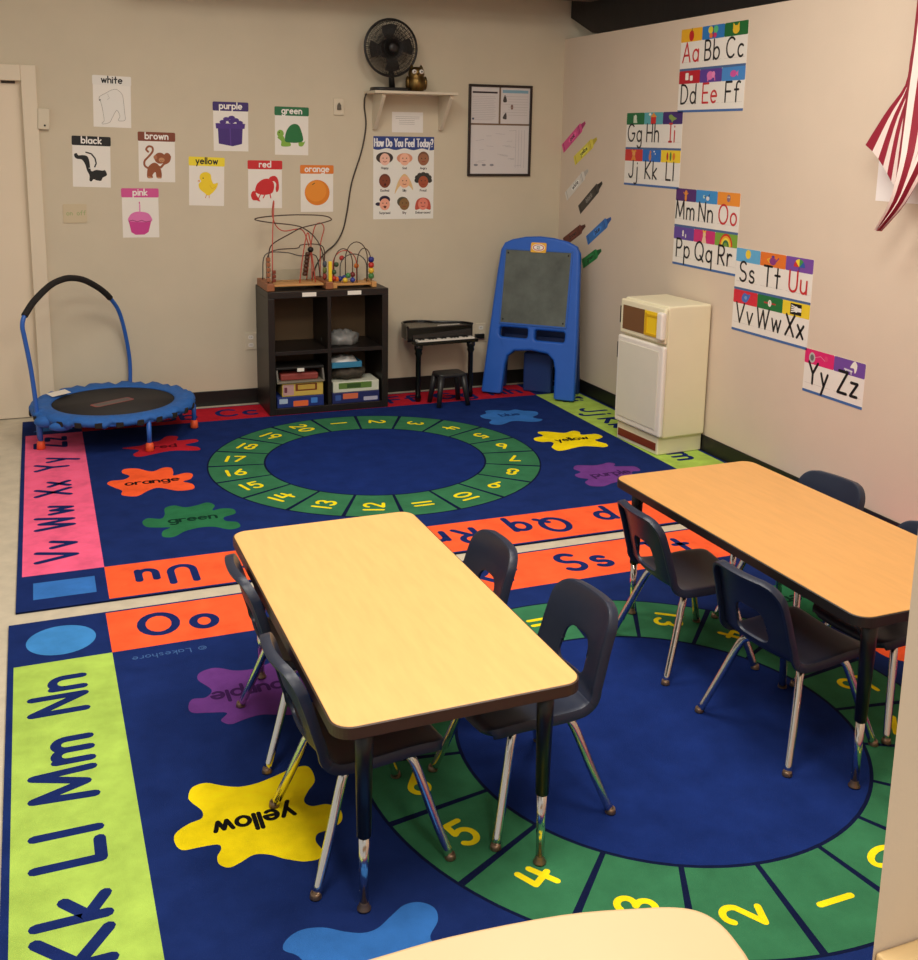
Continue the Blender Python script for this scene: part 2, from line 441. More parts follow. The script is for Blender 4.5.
# ------------------------------------------------------------------ rugs
NAVY = (27, 46, 104); DNAVY = (18, 26, 60); RGREEN = (56, 118, 82); ORANGE = (255, 100, 56); PINK = (252, 104, 146); LIME = (174, 206, 92)
RED = (186, 34, 50); YEL = (250, 228, 30); BLUE = (58, 118, 196); PURP = (112, 62, 140); INK = (26, 42, 100)
SPL = {
 'yellow': [(3.198,1.24),(3.182,1.2),(3.144,1.192),(3.102,1.221),(3.058,1.242),(3.01,1.241),(2.959,1.226),(2.905,1.208),(2.862,1.214),(2.86,1.282),(2.891,1.326),(2.911,1.364),(2.897,1.392),(2.856,1.398),(2.83,1.437),(2.843,1.483),(2.884,1.501),(2.911,1.507),(2.923,1.534),(2.916,1.576),(2.931,1.6),(2.969,1.597),(3.011,1.571),(3.043,1.543),(3.079,1.53),(3.116,1.547),(3.145,1.555),(3.165,1.535),(3.165,1.506),(3.151,1.48),(3.157,1.46),(3.2,1.455),(3.242,1.451),(3.256,1.418),(3.25,1.381),(3.214,1.354),(3.178,1.342),(3.173,1.31),(3.192,1.268)],
 'orange': [(.412,1.415),(.433,1.459),(.496,1.461),(.528,1.513),(.496,1.575),(.51,1.636),(.575,1.628),(.644,1.552),(.706,1.598),(.747,1.584),(.749,1.504),(.744,1.448),(.806,1.472),(.84,1.441),(.82,1.364),(.779,1.334),(.818,1.278),(.811,1.202),(.734,1.198),(.652,1.274),(.595,1.245),(.536,1.179),(.469,1.218),(.474,1.286),(.443,1.344)],
 'green': [(.528,.809),(.557,.849),(.612,.825),(.635,.874),(.645,.96),(.691,.987),(.737,.944),(.791,.953),(.847,.978),(.874,.925),(.854,.861),(.901,.872),(.949,.845),(.947,.783),(.89,.751),(.89,.7),(.936,.669),(.938,.605),(.888,.588),(.83,.641),(.766,.654),(.697,.63),(.642,.578),(.596,.594),(.603,.662),(.64,.697),(.593,.713),(.539,.741)],
 'blue': [(3.081,1.86),(3.065,1.832),(3.029,1.817),(2.982,1.827),(2.94,1.856),(2.903,1.874),(2.868,1.872),(2.826,1.846),(2.787,1.824),(2.749,1.829),(2.725,1.859),(2.733,1.899),(2.768,1.945),(2.735,2.0),(2.74,2.06),(2.797,2.1),(2.82,2.16),(2.889,2.161),(2.96,2.12),(3.02,2.135),(3.06,2.09),(3.10,2.07),(3.13,2.03),(3.105,1.97),(3.05,1.93),(3.055,1.89)],
 'purple': [(3.133,.778),(3.115,.736),(3.073,.739),(3.049,.698),(3.08,.622),(3.066,.574),(3.014,.56),(2.957,.6),(2.907,.61),(2.86,.6),(2.80,.575),(2.74,.60),(2.74,.66),(2.78,.70),(2.745,.74),(2.75,.79),(2.80,.82),(2.79,.88),(2.83,.93),(2.879,.918),(2.929,.9),(2.977,.906),(3.027,.921),(3.051,.89),(3.027,.853),(3.082,.832),(3.126,.816)],
 'red': [(.53,2.033),(.635,2.055),(.678,2.1),(.742,2.118),(.796,2.202),(.855,2.174),(.843,2.095),(.94,2.09),(.951,2.036),(.873,1.989),(.936,1.922),(.926,1.86),(.777,1.897),(.613,1.837),(.578,1.891),(.615,1.968)],
}
SCOL = {'yellow': (252, 226, 22), 'orange': (255, 98, 52), 'green': (44, 112, 74), 'blue': (56, 116, 194), 'purple': PURP, 'red': (192, 36, 50)}

def make_rug():
    s = Sheet(step=.0003); B = .333; e = .012
    s.slab(0, RW, 0, RD, .007, NAVY, DNAVY)
    s.fix = 1
    s.rect(B, RW - B, e, B, ORANGE); s.rect(B, RW - B, RD - B, RD - e, RED)
    s.rect(e * 1.6, B, B, RD - B, PINK); s.rect(RW - B, RW - e * 1.6, B, RD - B, LIME)
    s.rect(.061, .291, .094, .254, BLUE)
    s.ell(RW - .173, .177, .116, .113, (66, 138, 206), 40)
    s.poly([(.06, RD - .26), (.29, RD - .26), (.175, RD - .07)], BLUE)
    s.poly([(RW - .175 + (.12 if k % 2 == 0 else .05) * math.sin(k * PI / 5), RD - .17 + (.12 if k % 2 == 0 else .05) * math.cos(k * PI / 5)) for k in range(10)], BLUE)
    w = .0305; s.fix = 2
    for k, (a, b) in enumerate(['Oo', 'Pp', 'Qq', 'Rr', 'Ss', 'Tt', 'Uu']):       # near edge, tops outward
        s.text(a + b, RW - B - .242 - .42 * k, .246, .162, w, INK, 180, .36, sx=.9)
    for k, (a, b) in enumerate(['Vv', 'Ww', 'Xx', 'Yy', 'Zz']):
        s.text(a + b, .229, B + .2124 + .4248 * k + .03, .152, w, INK, 90, .3)
    for k, (t, c) in enumerate((('Ii', 2.27), ('Jj', 1.93), ('Kk', 1.645), ('Ll', 1.345), ('Mm', .985), ('Nn', .565))):
        s.text(t, RW - .229, c, .155, w, INK, -90, .3)
    for k, t in enumerate(['Aa', 'Bb', 'Cc', 'Dd', 'Ee', 'Ff', 'Gg', 'Hh']):
        s.text(t, B + .374 * (k + .5) + .01, RD - .245, .155, w, INK, 0, .3)
    cx, cy = RW / 2, RD / 2
    s.fix = 1; s.ring(cx, cy, .597, .914, DNAVY); s.fix = 2
    for k in range(20):
        a = 90 - 18 * k
        s.ring(cx, cy, .612, .905, RGREEN, 8, a - 8.35, a + 8.35)
    s.ring(cx, cy, 0, .602, (25, 46, 110), 64)
    s.fix = 3
    for k in range(1, 21):
        a = math.radians(90 - 18 * (k - 1)); t = str(k)
        r = .770; ang = math.degrees(a) + 180
        h = .091; x, y = cx + r * math.cos(a), cy + r * math.sin(a)
        # centre the digits on the baseline middle: shift down by half height along the text's own up
        ux, uy = -math.sin(math.radians(ang)), math.cos(math.radians(ang))
        s.text(t, x - ux * h / 2, y - uy * h / 2, h, .0175, YEL, ang, .42)
    s.fix = 1
    for n, p in SPL.items(): s.blob(p, SCOL[n])
    s.fix = 2
    for n, (x, y, h) in {'yellow': (3.05, 1.372, .062), 'orange': (.63, 1.36, .066), 'green': (.75, .755, .066), 'blue': (2.93, 2.0, .06), 'purple': (2.94, .72, .066), 'red': (.76, 1.97, .066)}.items():
        s.text(n, x, y, h, .0125, {'purple': (66, 34, 88), 'blue': (28, 62, 124), 'green': (14, 52, 38), 'red': (92, 16, 28)}.get(n, (24, 22, 24)), 0, .2)
    s.text('@ Lakeshore', 3.143, .392, .03, .0036, (70, 104, 160), 0, .26)
    return s.build('alphabet_rug', 'carpet')
rug = make_rug(); rug.location = (0, 0, .001)
tag(rug, 'navy alphabet rug by the back wall, with the pink letter strip on its left', 'rug', 'alphabet and number rugs')
rug2 = rug.copy(); C.objects.link(rug2); rug2.rotation_euler = (0, 0, PI + math.radians(.44))
rug2.location = (.0 + RW - .0215, -2.8925 + RD + .028, .001)
tag(rug2, 'navy alphabet rug under the two tables, lime green letter strip on its left', 'rug', 'alphabet and number rugs')
# the grey-blue soil of the walk strip stays bare floor between the two rugs

# ------------------------------------------------------------------ tables
def make_table(name, label, h, top_mat, band_mat, loc, rz, black_to, L2=.61):
    t = thing(name, label, 'table', loc, rz, 'rectangular classroom tables')
    W2 = .303
    o = rrect(-W2, W2, -L2, L2, .045, 8)
    obj('tabletop', prism(bmesh.new(), o, h - .028, h), top_mat, t, bevel=.002)
    bm = bmesh.new(); oo = rrect(-W2 - .004, W2 + .004, -L2 - .004, L2 + .004, .049, 8)
    n = len(o)
    for ring, z in (((oo), 0),): pass
    A = [bm.verts.new((p[0], p[1], h - .0015)) for p in o]; Bv = [bm.verts.new((p[0], p[1], h - .003)) for p in oo]
    Cv = [bm.verts.new((p[0], p[1], h - .03)) for p in oo]; D = [bm.verts.new((p[0], p[1], h - .031)) for p in o]
    for P, Q in ((A, Bv), (Bv, Cv), (Cv, D)):
        for i in range(n): bm.faces.new((P[i], P[(i + 1) % n], Q[(i + 1) % n], Q[i]))
    obj('edge_band', bm, band_mat, t)
    for sx in (-1, 1):
        for sy in (-1, 1):
            x, y = sx * (W2 - .077), sy * (L2 - .045)
            bm = bmesh.new(); tube(bm, [(x, y, h - .034), (x, y, h - .10), (x, y, black_to)], [.0215, .0205, .0165], 14)
            box(bm, x - .04, x + .04, y - .04, y + .04, h - .037, h - .029)
            leg = obj('leg', bm, 'blackmetal', t)
            obj('leg_extension', tube(bmesh.new(), [(x, y, black_to + .01), (x, y, .03)], [.0125, .0105], 12), 'chrome', leg)
            obj('glide', lathe(bmesh.new(), [(.009, .034), (.0115, .026), (.011, .021), (.0165, .014), (.0165, .0108)], 14, Matrix.Translation((x, y, 0))), 'glide', leg)
            obj('brace', tube(bmesh.new(), [(x, y - sy * .015, h - .10), (x, y - sy * .085, h - .033)], .0045, 8), 'blackmetal', leg)
    return t
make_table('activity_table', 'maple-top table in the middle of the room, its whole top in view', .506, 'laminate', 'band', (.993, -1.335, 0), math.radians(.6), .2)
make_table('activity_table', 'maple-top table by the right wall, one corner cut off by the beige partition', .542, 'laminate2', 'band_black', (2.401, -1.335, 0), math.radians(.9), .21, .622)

# foreground table
t = thing('activity_table', 'cream-top table with a rounded corner at the bottom edge of the photo', 'table', (.5, -3.0, 0))
far = [(.0, -2.66), (.25, -2.605), (.45, -2.594), (.582, -2.593), (.71, -2.592), (.897, -2.61), (1.027, -2.641), (1.085, -2.66), (1.118, -2.684), (1.132, -2.72), (1.131, -2.77), (1.12, -2.83), (1.06, -3.1), (.98, -3.32), (.9, -3.37), (.0, -3.37), (-.1, -3.3), (-.12, -3.0), (-.09, -2.74)]
out = [(v.x - .5, v.y + 3.0) for v in catmull([(a, b, 0) for a, b in far], 4, True)]
obj('tabletop', prism(bmesh.new(), out, .482, .51), 'cream', t, bevel=.003)
oo = [(a * 1.006, b * 1.01) for a, b in out]
bm = bmesh.new(); n = len(out)
Bv = [bm.verts.new((p[0], p[1], .506)) for p in oo]; Cv = [bm.verts.new((p[0], p[1], .48)) for p in oo]; A = [bm.verts.new((p[0], p[1], .508)) for p in out]
for P, Q in ((A, Bv), (Bv, Cv)):
    for i in range(n): bm.faces.new((P[i], P[(i + 1) % n], Q[(i + 1) % n], Q[i]))
obj('edge_band', bm, 'cream', t)
for x, y in ((-.42, .2), (.5, .2), (-.42, -.25), (.36, -.25)):
    lg = obj('leg', tube(bmesh.new(), [(x, y, .482), (x, y, .2)], [.021, .017], 12), 'blackmetal', t)
    obj('leg_extension', tube(bmesh.new(), [(x, y, .21), (x, y, .011)], .012, 12), 'chrome', lg)

# pale wooden top at the bottom right corner
t = thing('low_cabinet', 'pale wooden cabinet top in the bottom right corner, against the beige partition', 'cabinet', (1.6, -3.2, 0))
obj('cabinet_top', bx(-.357, .5, -.35, .2685, .57, .6), 'palewood', t, bevel=.004)
obj('carcass', bx(-.33, .48, -.33, .25, .0, .57), 'palewood', t, bevel=.003)

# ------------------------------------------------------------------ chairs
def shell_mesh(s0, s1, hole):
    prof = catmull([(.172, 0, .283), (.158, 0, .297), (.08, 0, .300), (-.03, 0, .294), (-.105, 0, .298), (-.152, 0, .328), (-.172, 0, .385), (-.190, 0, .455), (-.213, 0, .53), (-.219, 0, .552)], 8)
    L = [0]
    for a, b in zip(prof, prof[1:]): L.append(L[-1] + (b - a).length)
    T = L[-1]
    def at(d):
        for i in range(len(L) - 1):
            if d <= L[i + 1] + 1e-9:
                k = (d - L[i]) / (L[i + 1] - L[i]); return prof[i].lerp(prof[i + 1], k)
        return prof[-1]
    def half(d):
        w = .146 - .014 * max(0, (d - .33)) / .25 if d > .3 else .146
        r = .055; e = T - d
        if e < r: w -= r - math.sqrt(max(0, r * r - (r - e) ** 2))
        r = .045
        if d < r: w -= r - math.sqrt(max(0, r * r - (r - d) ** 2))
        return max(w, .04)
    N, K = 34, 24
    if hole: N, K = 46, 44
    h0, h1 = .362, .466     # opening range along the profile
    def sdf(d, y):
        c = (h0 + h1) / 2; hh = (h1 - h0) / 2; hw = .068 - .014 * (d - h0) / (h1 - h0); r = .03
        qx, qy = abs(d - c) - hh + r, abs(y) - hw + r
        return math.hypot(max(qx, 0), max(qy, 0)) + min(max(qx, qy), 0) - r
    bm = bmesh.new(); grid = []
    for i in range(N + 1):
        d0 = s0 + (s1 - s0) * i / N; row = []
        for j in range(K + 1):
            tt = -1 + 2 * j / K; d = d0 * T; y = tt * half(d)
            if hole:
                for _ in range(3):
                    q = sdf(d, y); cell = .0062
                    if abs(q) < cell * .75:
                        g = Vector((sdf(d + 1e-4, y) - q, sdf(d, y + 1e-4) - q))
                        if g.length > 1e-9:
                            g.normalize(); d -= g.x * q; y -= g.y * q
            p = at(min(max(d, 0), T)).copy(); u = y / .15
            back = min(1, max(0, (d - .27) / .10))
            p.x += .030 * u * u * back; p.z += .012 * u * u * (1 - back)
            row.append((bm.verts.new((p.x, y, p.z)), d, y))
        grid.append(row)
    def outer(d):
        a, b = at(max(0, d - .004)), at(min(T, d + .004)); v = (b - a).normalized(); return Vector((-v.z, 0, v.x))
    rim = []
    for i in range(N + 1): rim.append(grid[i][0])
    if hole: rim += grid[N][1:]
    else: rim = list(reversed(grid[0][1:])) + rim
    tail = [grid[i][K] for i in range(N + 1)]
    rim = rim + tail[::-1][1:] if hole else tail[::-1][:-1] + rim
    prev = None
    for v, d, y in rim:
        o_ = outer(min(max(d, 0), T)); rings_ = [v]
        side = Vector((0, .003 if y > 0 else -.003, 0)) if abs(y) > .02 else Vector((0, 0, 0))
        for q in (.4, 1.0): rings_.append(bm.verts.new(v.co + o_ * .022 * q + side * (q * 1.2)))
        if prev:
            for a in range(2):
                try: bm.faces.new((prev[a], rings_[a], rings_[a + 1], prev[a + 1])).smooth = True
                except ValueError: pass
        prev = rings_
    for i in range(N):
        for j in range(K):
            q = [grid[i][j], grid[i][j + 1], grid[i + 1][j + 1], grid[i + 1][j]]
            if hole:
                if sdf(sum(v[1] for v in q) / 4, sum(v[2] for v in q) / 4) < -1e-4: continue
            try: bm.faces.new([v[0] for v in q]).smooth = True
            except ValueError: pass
    loose = [v for v in bm.verts if not v.link_faces]
    bmesh.ops.delete(bm, geom=loose, context='VERTS')
    return bm

def make_chair():
    t = thing('school_chair', 'x', 'chair')
    for nm, a, b, hl in (('seat', 0, .56, False), ('backrest', .56, 1, True)):
        o = obj(nm, shell_mesh(a, b, hl), 'shell', t, smooth=True)
        md = o.modifiers.new('thickness', 'SOLIDIFY'); md.thickness = .009; md.offset = 0
        md2 = o.modifiers.new('round', 'BEVEL'); md2.width = .003; md2.segments = 2; md2.limit_method = 'ANGLE'; md2.angle_limit = math.radians(50)
    for sx, fx, tx, fy in ((-1, -.178, -.085, .186), (1, .168, .09, .184)):
        for sy in (-1, 1):
            pts = catmull([(fx, sy * fy, .012), (fx + (tx - fx) * .45, sy * (fy - .03), .125), (fx + (tx - fx) * .86, sy * .127, .235), (tx * .96, sy * .112, .268), (tx * .82, sy * .085, .280), (tx * .75, sy * .05, .282), (tx * .72, 0, .282)], 5)
            leg = obj('leg', tube(bmesh.new(), pts, .0118, 12), 'chrome', t)
            d = Matrix.Translation((fx, sy * fy, 0))
            obj('glide', lathe(bmesh.new(), [(.0119, .024), (.0132, .018), (.0145, .0125), (.0145, .0102)], 14, d), 'glide', leg)
    bm = bmesh.new(); box(bm, -.075, .075, -.05, -.03, .276, .290); box(bm, -.075, .075, .03, .05, .276, .290)
    obj('seat_bracket', bm, 'blackmetal', t, bevel=.002)
    return t
chairs = [
 (.846, -1.632, 3.0, 'navy school chair left of the central table, leg on the yellow splat', 'a'),
 (.846, -1.11, 1.0, 'navy school chair left of the central table, leg on the purple splat', 'a'),
 (1.21, -1.175, 180.5, 'navy school chair right of the central table, only its back showing against the orange strip', 'a'),
 (1.295, -1.615, 185.0, 'navy school chair right of the central table, beside the numbers 4 and 5', 'a'),
 (2.182, -1.08, -2.5, 'navy school chair left of the wall-side table, beside the number 13', 'b'),
 (2.2, -1.605, 6.0, 'navy school chair left of the wall-side table, standing on the blue circle', 'b'),
 (2.64, -1.05, 190, 'navy school chair between right table and wall, its rounded back top above the tabletop', 'b'),
 (2.578, -1.575, 186, 'navy school chair between right table and wall, mostly hidden by the beige partition', 'b')]
proto = make_chair()
for i, (x, y, r, lab, g) in enumerate(chairs):
    o = proto if i == 0 else copy_tree(proto)
    o.location = (x, y, 0); o.rotation_euler = (0, 0, math.radians(r))
    tag(o, lab, 'chair', 'chairs round the central table' if g == 'a' else 'chairs round the wall-side table')

# ------------------------------------------------------------------ wall prints
def on_back(x, z, out=.0):  # local x right, y up, z towards the room
    return Matrix(((1, 0, 0, x), (0, 0, -1, YB - out), (0, 1, 0, z), (0, 0, 0, 1)))
def on_right(y, z, out=.0): # local x right = -y world
    return Matrix(((0, 0, -1, XR - out), (-1, 0, 0, y), (0, 1, 0, z), (0, 0, 0, 1)))
def place(o, m): o.matrix_world = m; return o
PAPER = (238, 233, 224)

def tracer(TL, TR, BL, w, h):
    ax, ay = TR[0] - TL[0], TR[1] - TL[1]; bx_, by_ = BL[0] - TL[0], BL[1] - TL[1]; det = ax * by_ - ay * bx_
    def f(pts):
        out = []
        for px, py in pts:
            dx, dy = px - TL[0], py - TL[1]
            u = (dx * by_ - dy * bx_) / det; v = (ax * dy - ay * dx) / det
            out.append(((u - .5) * w, (.5 - v) * h))
        return out
    return f
CW, CH = .219, .303
def card(word, rgb, ink, cx, cz, rot, art, TL, TR, BL, label):
    s = Sheet(step=.0003); w, h = CW, CH
    s.slab(-w / 2, w / 2, -h / 2, h / 2, .0012, PAPER)
    s.poly(rrect(-w / 2 - .003, w / 2 + .003, h / 2 - .054, h / 2 + .002, .008), rgb)
    s.text(word, 0, h / 2 - .04, .038, .0075, ink, 0, .24)
    art(s, tracer(TL, TR, BL, w, h))
    o = s.build('color_card'); m = on_back(cx, cz, .0001) @ Matrix.Rotation(math.radians(rot), 4, 'Z'); place(o, m)
    return tag(o, label, 'card', 'colour word cards on the back wall')
def a_bear(s, f):
    p = [(205,180),(215,165),(240,150),(270,130),(300,125),(330,150),(340,190),(350,250),(355,290),(325,298),(318,290),(325,270),(305,240),(285,280),(270,310),(235,322),(230,315),(240,300),(225,230),(215,200)]
    s.blob(f(p), (234, 231, 224)); q = [(v.x, v.y) for v in catmull([(a, b, 0) for a, b in f(p)], 4, True)]
    s.stroke(q, .0022, (150, 144, 138), closed=True); s.ell(*f([(210, 190)])[0], .005, .005, (40, 36, 34), 12)
    s.stroke(f([(250, 155), (262, 175), (250, 185)]), .0015, (160, 154, 148))
def a_skunk(s, f):
    s.blob(f([(72,480),(85,475),(95,486),(120,484),(145,490),(158,515),(165,545),(175,568),(200,560),(235,562),(250,560),(262,585),(240,600),(232,617),(205,615),(190,610),(180,622),(168,618),(165,590),(150,565),(135,530),(115,508),(90,505),(75,495)]), (18, 17, 18))
    s.stroke(f([(135,468),(165,475),(188,498),(197,525),(190,545)]), .008, (18, 17, 18))
    s.stroke(f([(160,552),(190,548),(225,556)]), .004, (240, 238, 232))
def a_monkey(s, f):
    br = (150, 82, 46)
    s.stroke([(v.x, v.y) for v in catmull([(a, b, 0) for a, b in f([(470,465),(458,452),(470,436),(490,440),(494,462),(475,490),(455,515),(458,540),(482,555)])], 4)], .012, br)
    s.blob(f([(478,545),(505,522),(530,530),(550,560),(556,600),(530,602),(520,572),(505,588),(508,603),(480,605),(474,580)]), br)
    s.ell(*f([(538, 496)])[0], .034, .034, br); s.stroke(f([(515, 540), (548, 545), (578, 505)]), .013, br); s.ell(*f([(512, 492)])[0], .011, .013, (176, 112, 76)); s.stroke(f([(484, 600), (500, 603)]), .008, (196, 140, 98)); s.stroke(f([(535, 600), (553, 602)]), .008, (196, 140, 98)); s.ell(*f([(577, 485)])[0], .02, .022, br); s.blob(f([(560,500),(596,480),(592,515),(560,530)]), br)
    s.ell(*f([(548, 505)])[0], .018, .014, (196, 140, 98)); s.stroke(f([(540, 508), (548, 512), (556, 506)]), .002, (90, 46, 26))
def a_cup(s, f):
    s.poly(f([(367,832),(495,830),(482,890),(460,904),(410,906),(385,892)]), (206, 66, 146))
    s.blob(f([(366,832),(375,800),(400,785),(430,782),(470,788),(492,808),(496,832),(430,838)]), (226, 122, 182))
    s.stroke(f([(425, 745), (428, 785)]), .007, (226, 130, 188)); s.ell(*f([(423, 735)])[0], .004, .008, (206, 66, 146), 10)
    s.stroke(f([(367,834),(390,828),(415,836),(440,828),(465,836),(494,830)]), .004, (150, 36, 96))
def a_chick(s, f):
    s.stroke(f([(150, 625), (145, 642)]), .004, (214, 130, 60)); s.stroke(f([(165, 625), (166, 642)]), .004, (214, 130, 60))
    s.blob(f([(105,530),(112,505),(140,495),(165,508),(172,535),(185,560),(208,555),(205,580),(185,610),(160,628),(135,612),(110,592),(102,565),(115,548)]), (246, 214, 40))
    s.ell(*f([(125, 530)])[0], .004, .004, (50, 40, 20), 10); s.poly(f([(106, 540), (94, 548), (108, 552)]), (228, 150, 50))
    s.stroke(f([(165,570),(180,590),(200,575)]), .003, (226, 180, 30))
def a_gift(s, f):
    p = (64, 34, 120)
    s.poly(f([(205,245),(340,243),(340,345),(290,358),(215,345)]), p); s.poly(f([(193,235),(352,235),(350,262),(197,264)]), (74, 40, 132))
    for c in ((250, 212), (278, 204), (300, 216), (232, 228), (322, 230), (278, 224)): s.ell(*f([c])[0], .021, .013, (70, 38, 128), 14)
    s.stroke(f([(272, 264), (280, 352)]), .006, (92, 58, 150))
def a_turtle(s, f):
    lg = (132, 178, 66)
    s.blob(f([(530,310),(560,302),(575,325),(600,335),(602,355),(555,356),(552,330)]), lg); s.blob(f([(648,330),(675,332),(684,320),(672,352),(650,353)]), lg)
    s.ell(*f([(545, 290)])[0], .022, .024, lg); s.blob(f([(572,328),(576,280),(595,248),(620,237),(645,248),(664,290),(670,325),(640,336),(600,336)]), (28, 116, 60))
    s.ell(*f([(538, 284)])[0], .004, .005, (30, 40, 20), 8)
def a_crab(s, f):
    r = (206, 40, 44)
    s.blob(f([(412,605),(415,570),(430,550),(455,535),(485,535),(510,560),(508,600),(490,615),(450,620)]), r)
    s.blob(f([(482,535),(490,522),(515,518),(532,540),(538,585),(528,605),(520,588),(522,560),(508,545),(495,550)]), r)
    s.blob(f([(388,625),(396,602),(412,602),(418,622),(440,655),(420,650),(400,648)]), r)
    for a, b in (((440, 615), (430, 640)), ((465, 615), (455, 636)), ((490, 610), (496, 636))): s.stroke(f([a, b]), .007, r)
def a_orange(s, f):
    c = f([(742, 608)])[0]; s.ell(c[0], c[1], .084, .083, (226, 130, 34), 32); s.ell(c[0] - .008, c[1] + .01, .07, .068, (236, 146, 46), 32)
    s.stroke(f([(715, 566), (726, 558)]), .005, (70, 80, 40))
WK = (24, 20, 20); WT = (244, 238, 232)
card('white', (232, 228, 220), WK, .616, 1.942, -1.5, a_bear, (163,57), (370,50), (185,340), 'white word card with an outlined polar bear, highest of the colour cards')
card('black', (16, 15, 16), WT, .481, 1.582, -1.8, a_skunk, (52,385), (262,383), (80,654), 'black-headed word card with a skunk, leftmost on the back wall')
card('brown', (128, 62, 38), WT, .867, 1.6125, -1.2, a_monkey, (406,362), (607,358), (434,627), 'brown-headed word card with a monkey')
card('pink', (214, 84, 150), WT, .756, 1.269, -.6, a_cup, (320,662), (525,658), (340,922), 'pink-headed word card with a cupcake, lowest of the colour cards')
card('yellow', (244, 222, 50), WK, 1.168, 1.463, -1.8, a_chick, (40,412), (236,412), (57,687), 'yellow-headed word card with a chick')
card('purple', (58, 34, 108), WT, 1.3285, 1.806, -.6, a_gift, (175,121), (362,121), (190,385), 'purple-headed word card with a wrapped present')
card('green', (30, 110, 66), WT, 1.719, 1.785, -.8, a_turtle, (508,150), (690,150), (522,402), 'green-headed word card with a turtle')
card('red', (206, 40, 44), WT, 1.54, 1.444, -.6, a_crab, (365,438), (547,437), (378,692), 'red-headed word card with a crab, over the wire maze')
card('orange', (226, 126, 44), WT, 1.883, 1.416, -.3, a_orange, (648,465), (826,463), (655,712), 'orange-headed word card with an orange fruit')

# feelings poster
s = Sheet(step=.0003); w, h = .432, .552
s.slab(-w / 2, w / 2, -h / 2, h / 2, .0012, (236, 234, 226))
top = [(-w / 2, h / 2), (-w / 2, h / 2 - .082)] + [(-w / 2 + w * k / 24, h / 2 - .084 - .006 * math.sin(k * .9)) for k in range(25)] + [(w / 2, h / 2)]
s.poly(top, (44, 66, 134))
s.text('How Do You Feel Today?', 0, h / 2 - .066, .05, .0085, (240, 240, 244), 0, .115, sx=.53)
sk = [(240, 190, 170), (244, 186, 158), (158, 104, 74), (128, 64, 40), (238, 182, 146), (168, 84, 56), (240, 170, 144), (140, 104, 62), (232, 136, 116)]
hair = [(58, 50, 46), (222, 150, 118), (120, 82, 60), (110, 56, 38), (226, 190, 134), (56, 54, 50), (34, 30, 58), (84, 80, 62), (196, 84, 66)]
words = ['Happy', 'Sad', 'Angry', 'Excited', 'Silly', 'Proud', 'Surprised', 'Shy', 'Embarrassed']
for i in range(9):
    cx = (-.135, .005, .14)[i % 3]; cy = (.128, -.022, -.172)[i // 3]
    if i == 0: s.ell(cx - .002, cy + .006, .06, .038, hair[i])
    elif i == 1: s.ell(cx, cy + .004, .056, .034, hair[i])
    elif i == 4: s.blob([(cx - .07, cy - .085), (cx - .045, cy), (cx, cy + .05), (cx + .045, cy), (cx + .062, cy - .06), (cx + .03, cy - .03), (cx - .03, cy - .03)], hair[i])
    elif i == 5:
        for k in range(7):
            a = math.radians(-10 + 200 * k / 6); s.ell(cx + .045 * math.cos(a), cy + .012 + .034 * math.sin(a), .02, .017, hair[i], 12)
    elif i == 6: s.ell(cx, cy + .028, .038, .026, hair[i]); s.ell(cx - .046, cy - .002, .02, .012, hair[i])
    elif i == 7: s.ell(cx - .012, cy + .012, .04, .034, hair[i])
    elif i == 8: s.blob([(cx - .055, cy - .042), (cx - .045, cy + .02), (cx, cy + .04), (cx + .045, cy + .02), (cx + .055, cy - .042), (cx, cy - .03)], hair[i])
    else: s.ell(cx, cy + .004, .041, .046, hair[i])
    s.ell(cx, cy - .004, .036, .04, sk[i])
    for q in (-1, 1): s.ell(cx + q * .013, cy + .004, .004, .004, (50, 34, 28), 8)
    s.stroke([(cx - .012, cy - .018), (cx, cy - .022 + (.004 if i in (1, 2, 7) else 0)), (cx + .012, cy - .018)], .004, (150, 50, 44))
    if i in (3, 6): s.ell(cx + .002, cy - .022, .008, .009, (70, 20, 18), 10)
    s.text(words[i], cx, cy - .068, .014, .003, (70, 66, 66), 0, .2)
o = place(s.build('feelings_poster'), on_back(2.486, 1.486, .0001))
tag(o, 'white poster of nine faces under a blue banner reading How Do You Feel Today?', 'poster')
# small paper under the shelf
s = Sheet(); s.slab(-.11, .11, -.067, .067, .001, (232, 228, 222))
for k in range(5): s.rect(-.085 if k < 2 else -.06, .085 if k < 2 else .05, .035 - k * .012, .037 - k * .012, (150, 146, 142))
tag(place(s.build('paper_notice'), on_back(2.51, 1.856, .0001)), 'small white paper sheet taped below the wall shelf', 'paper')

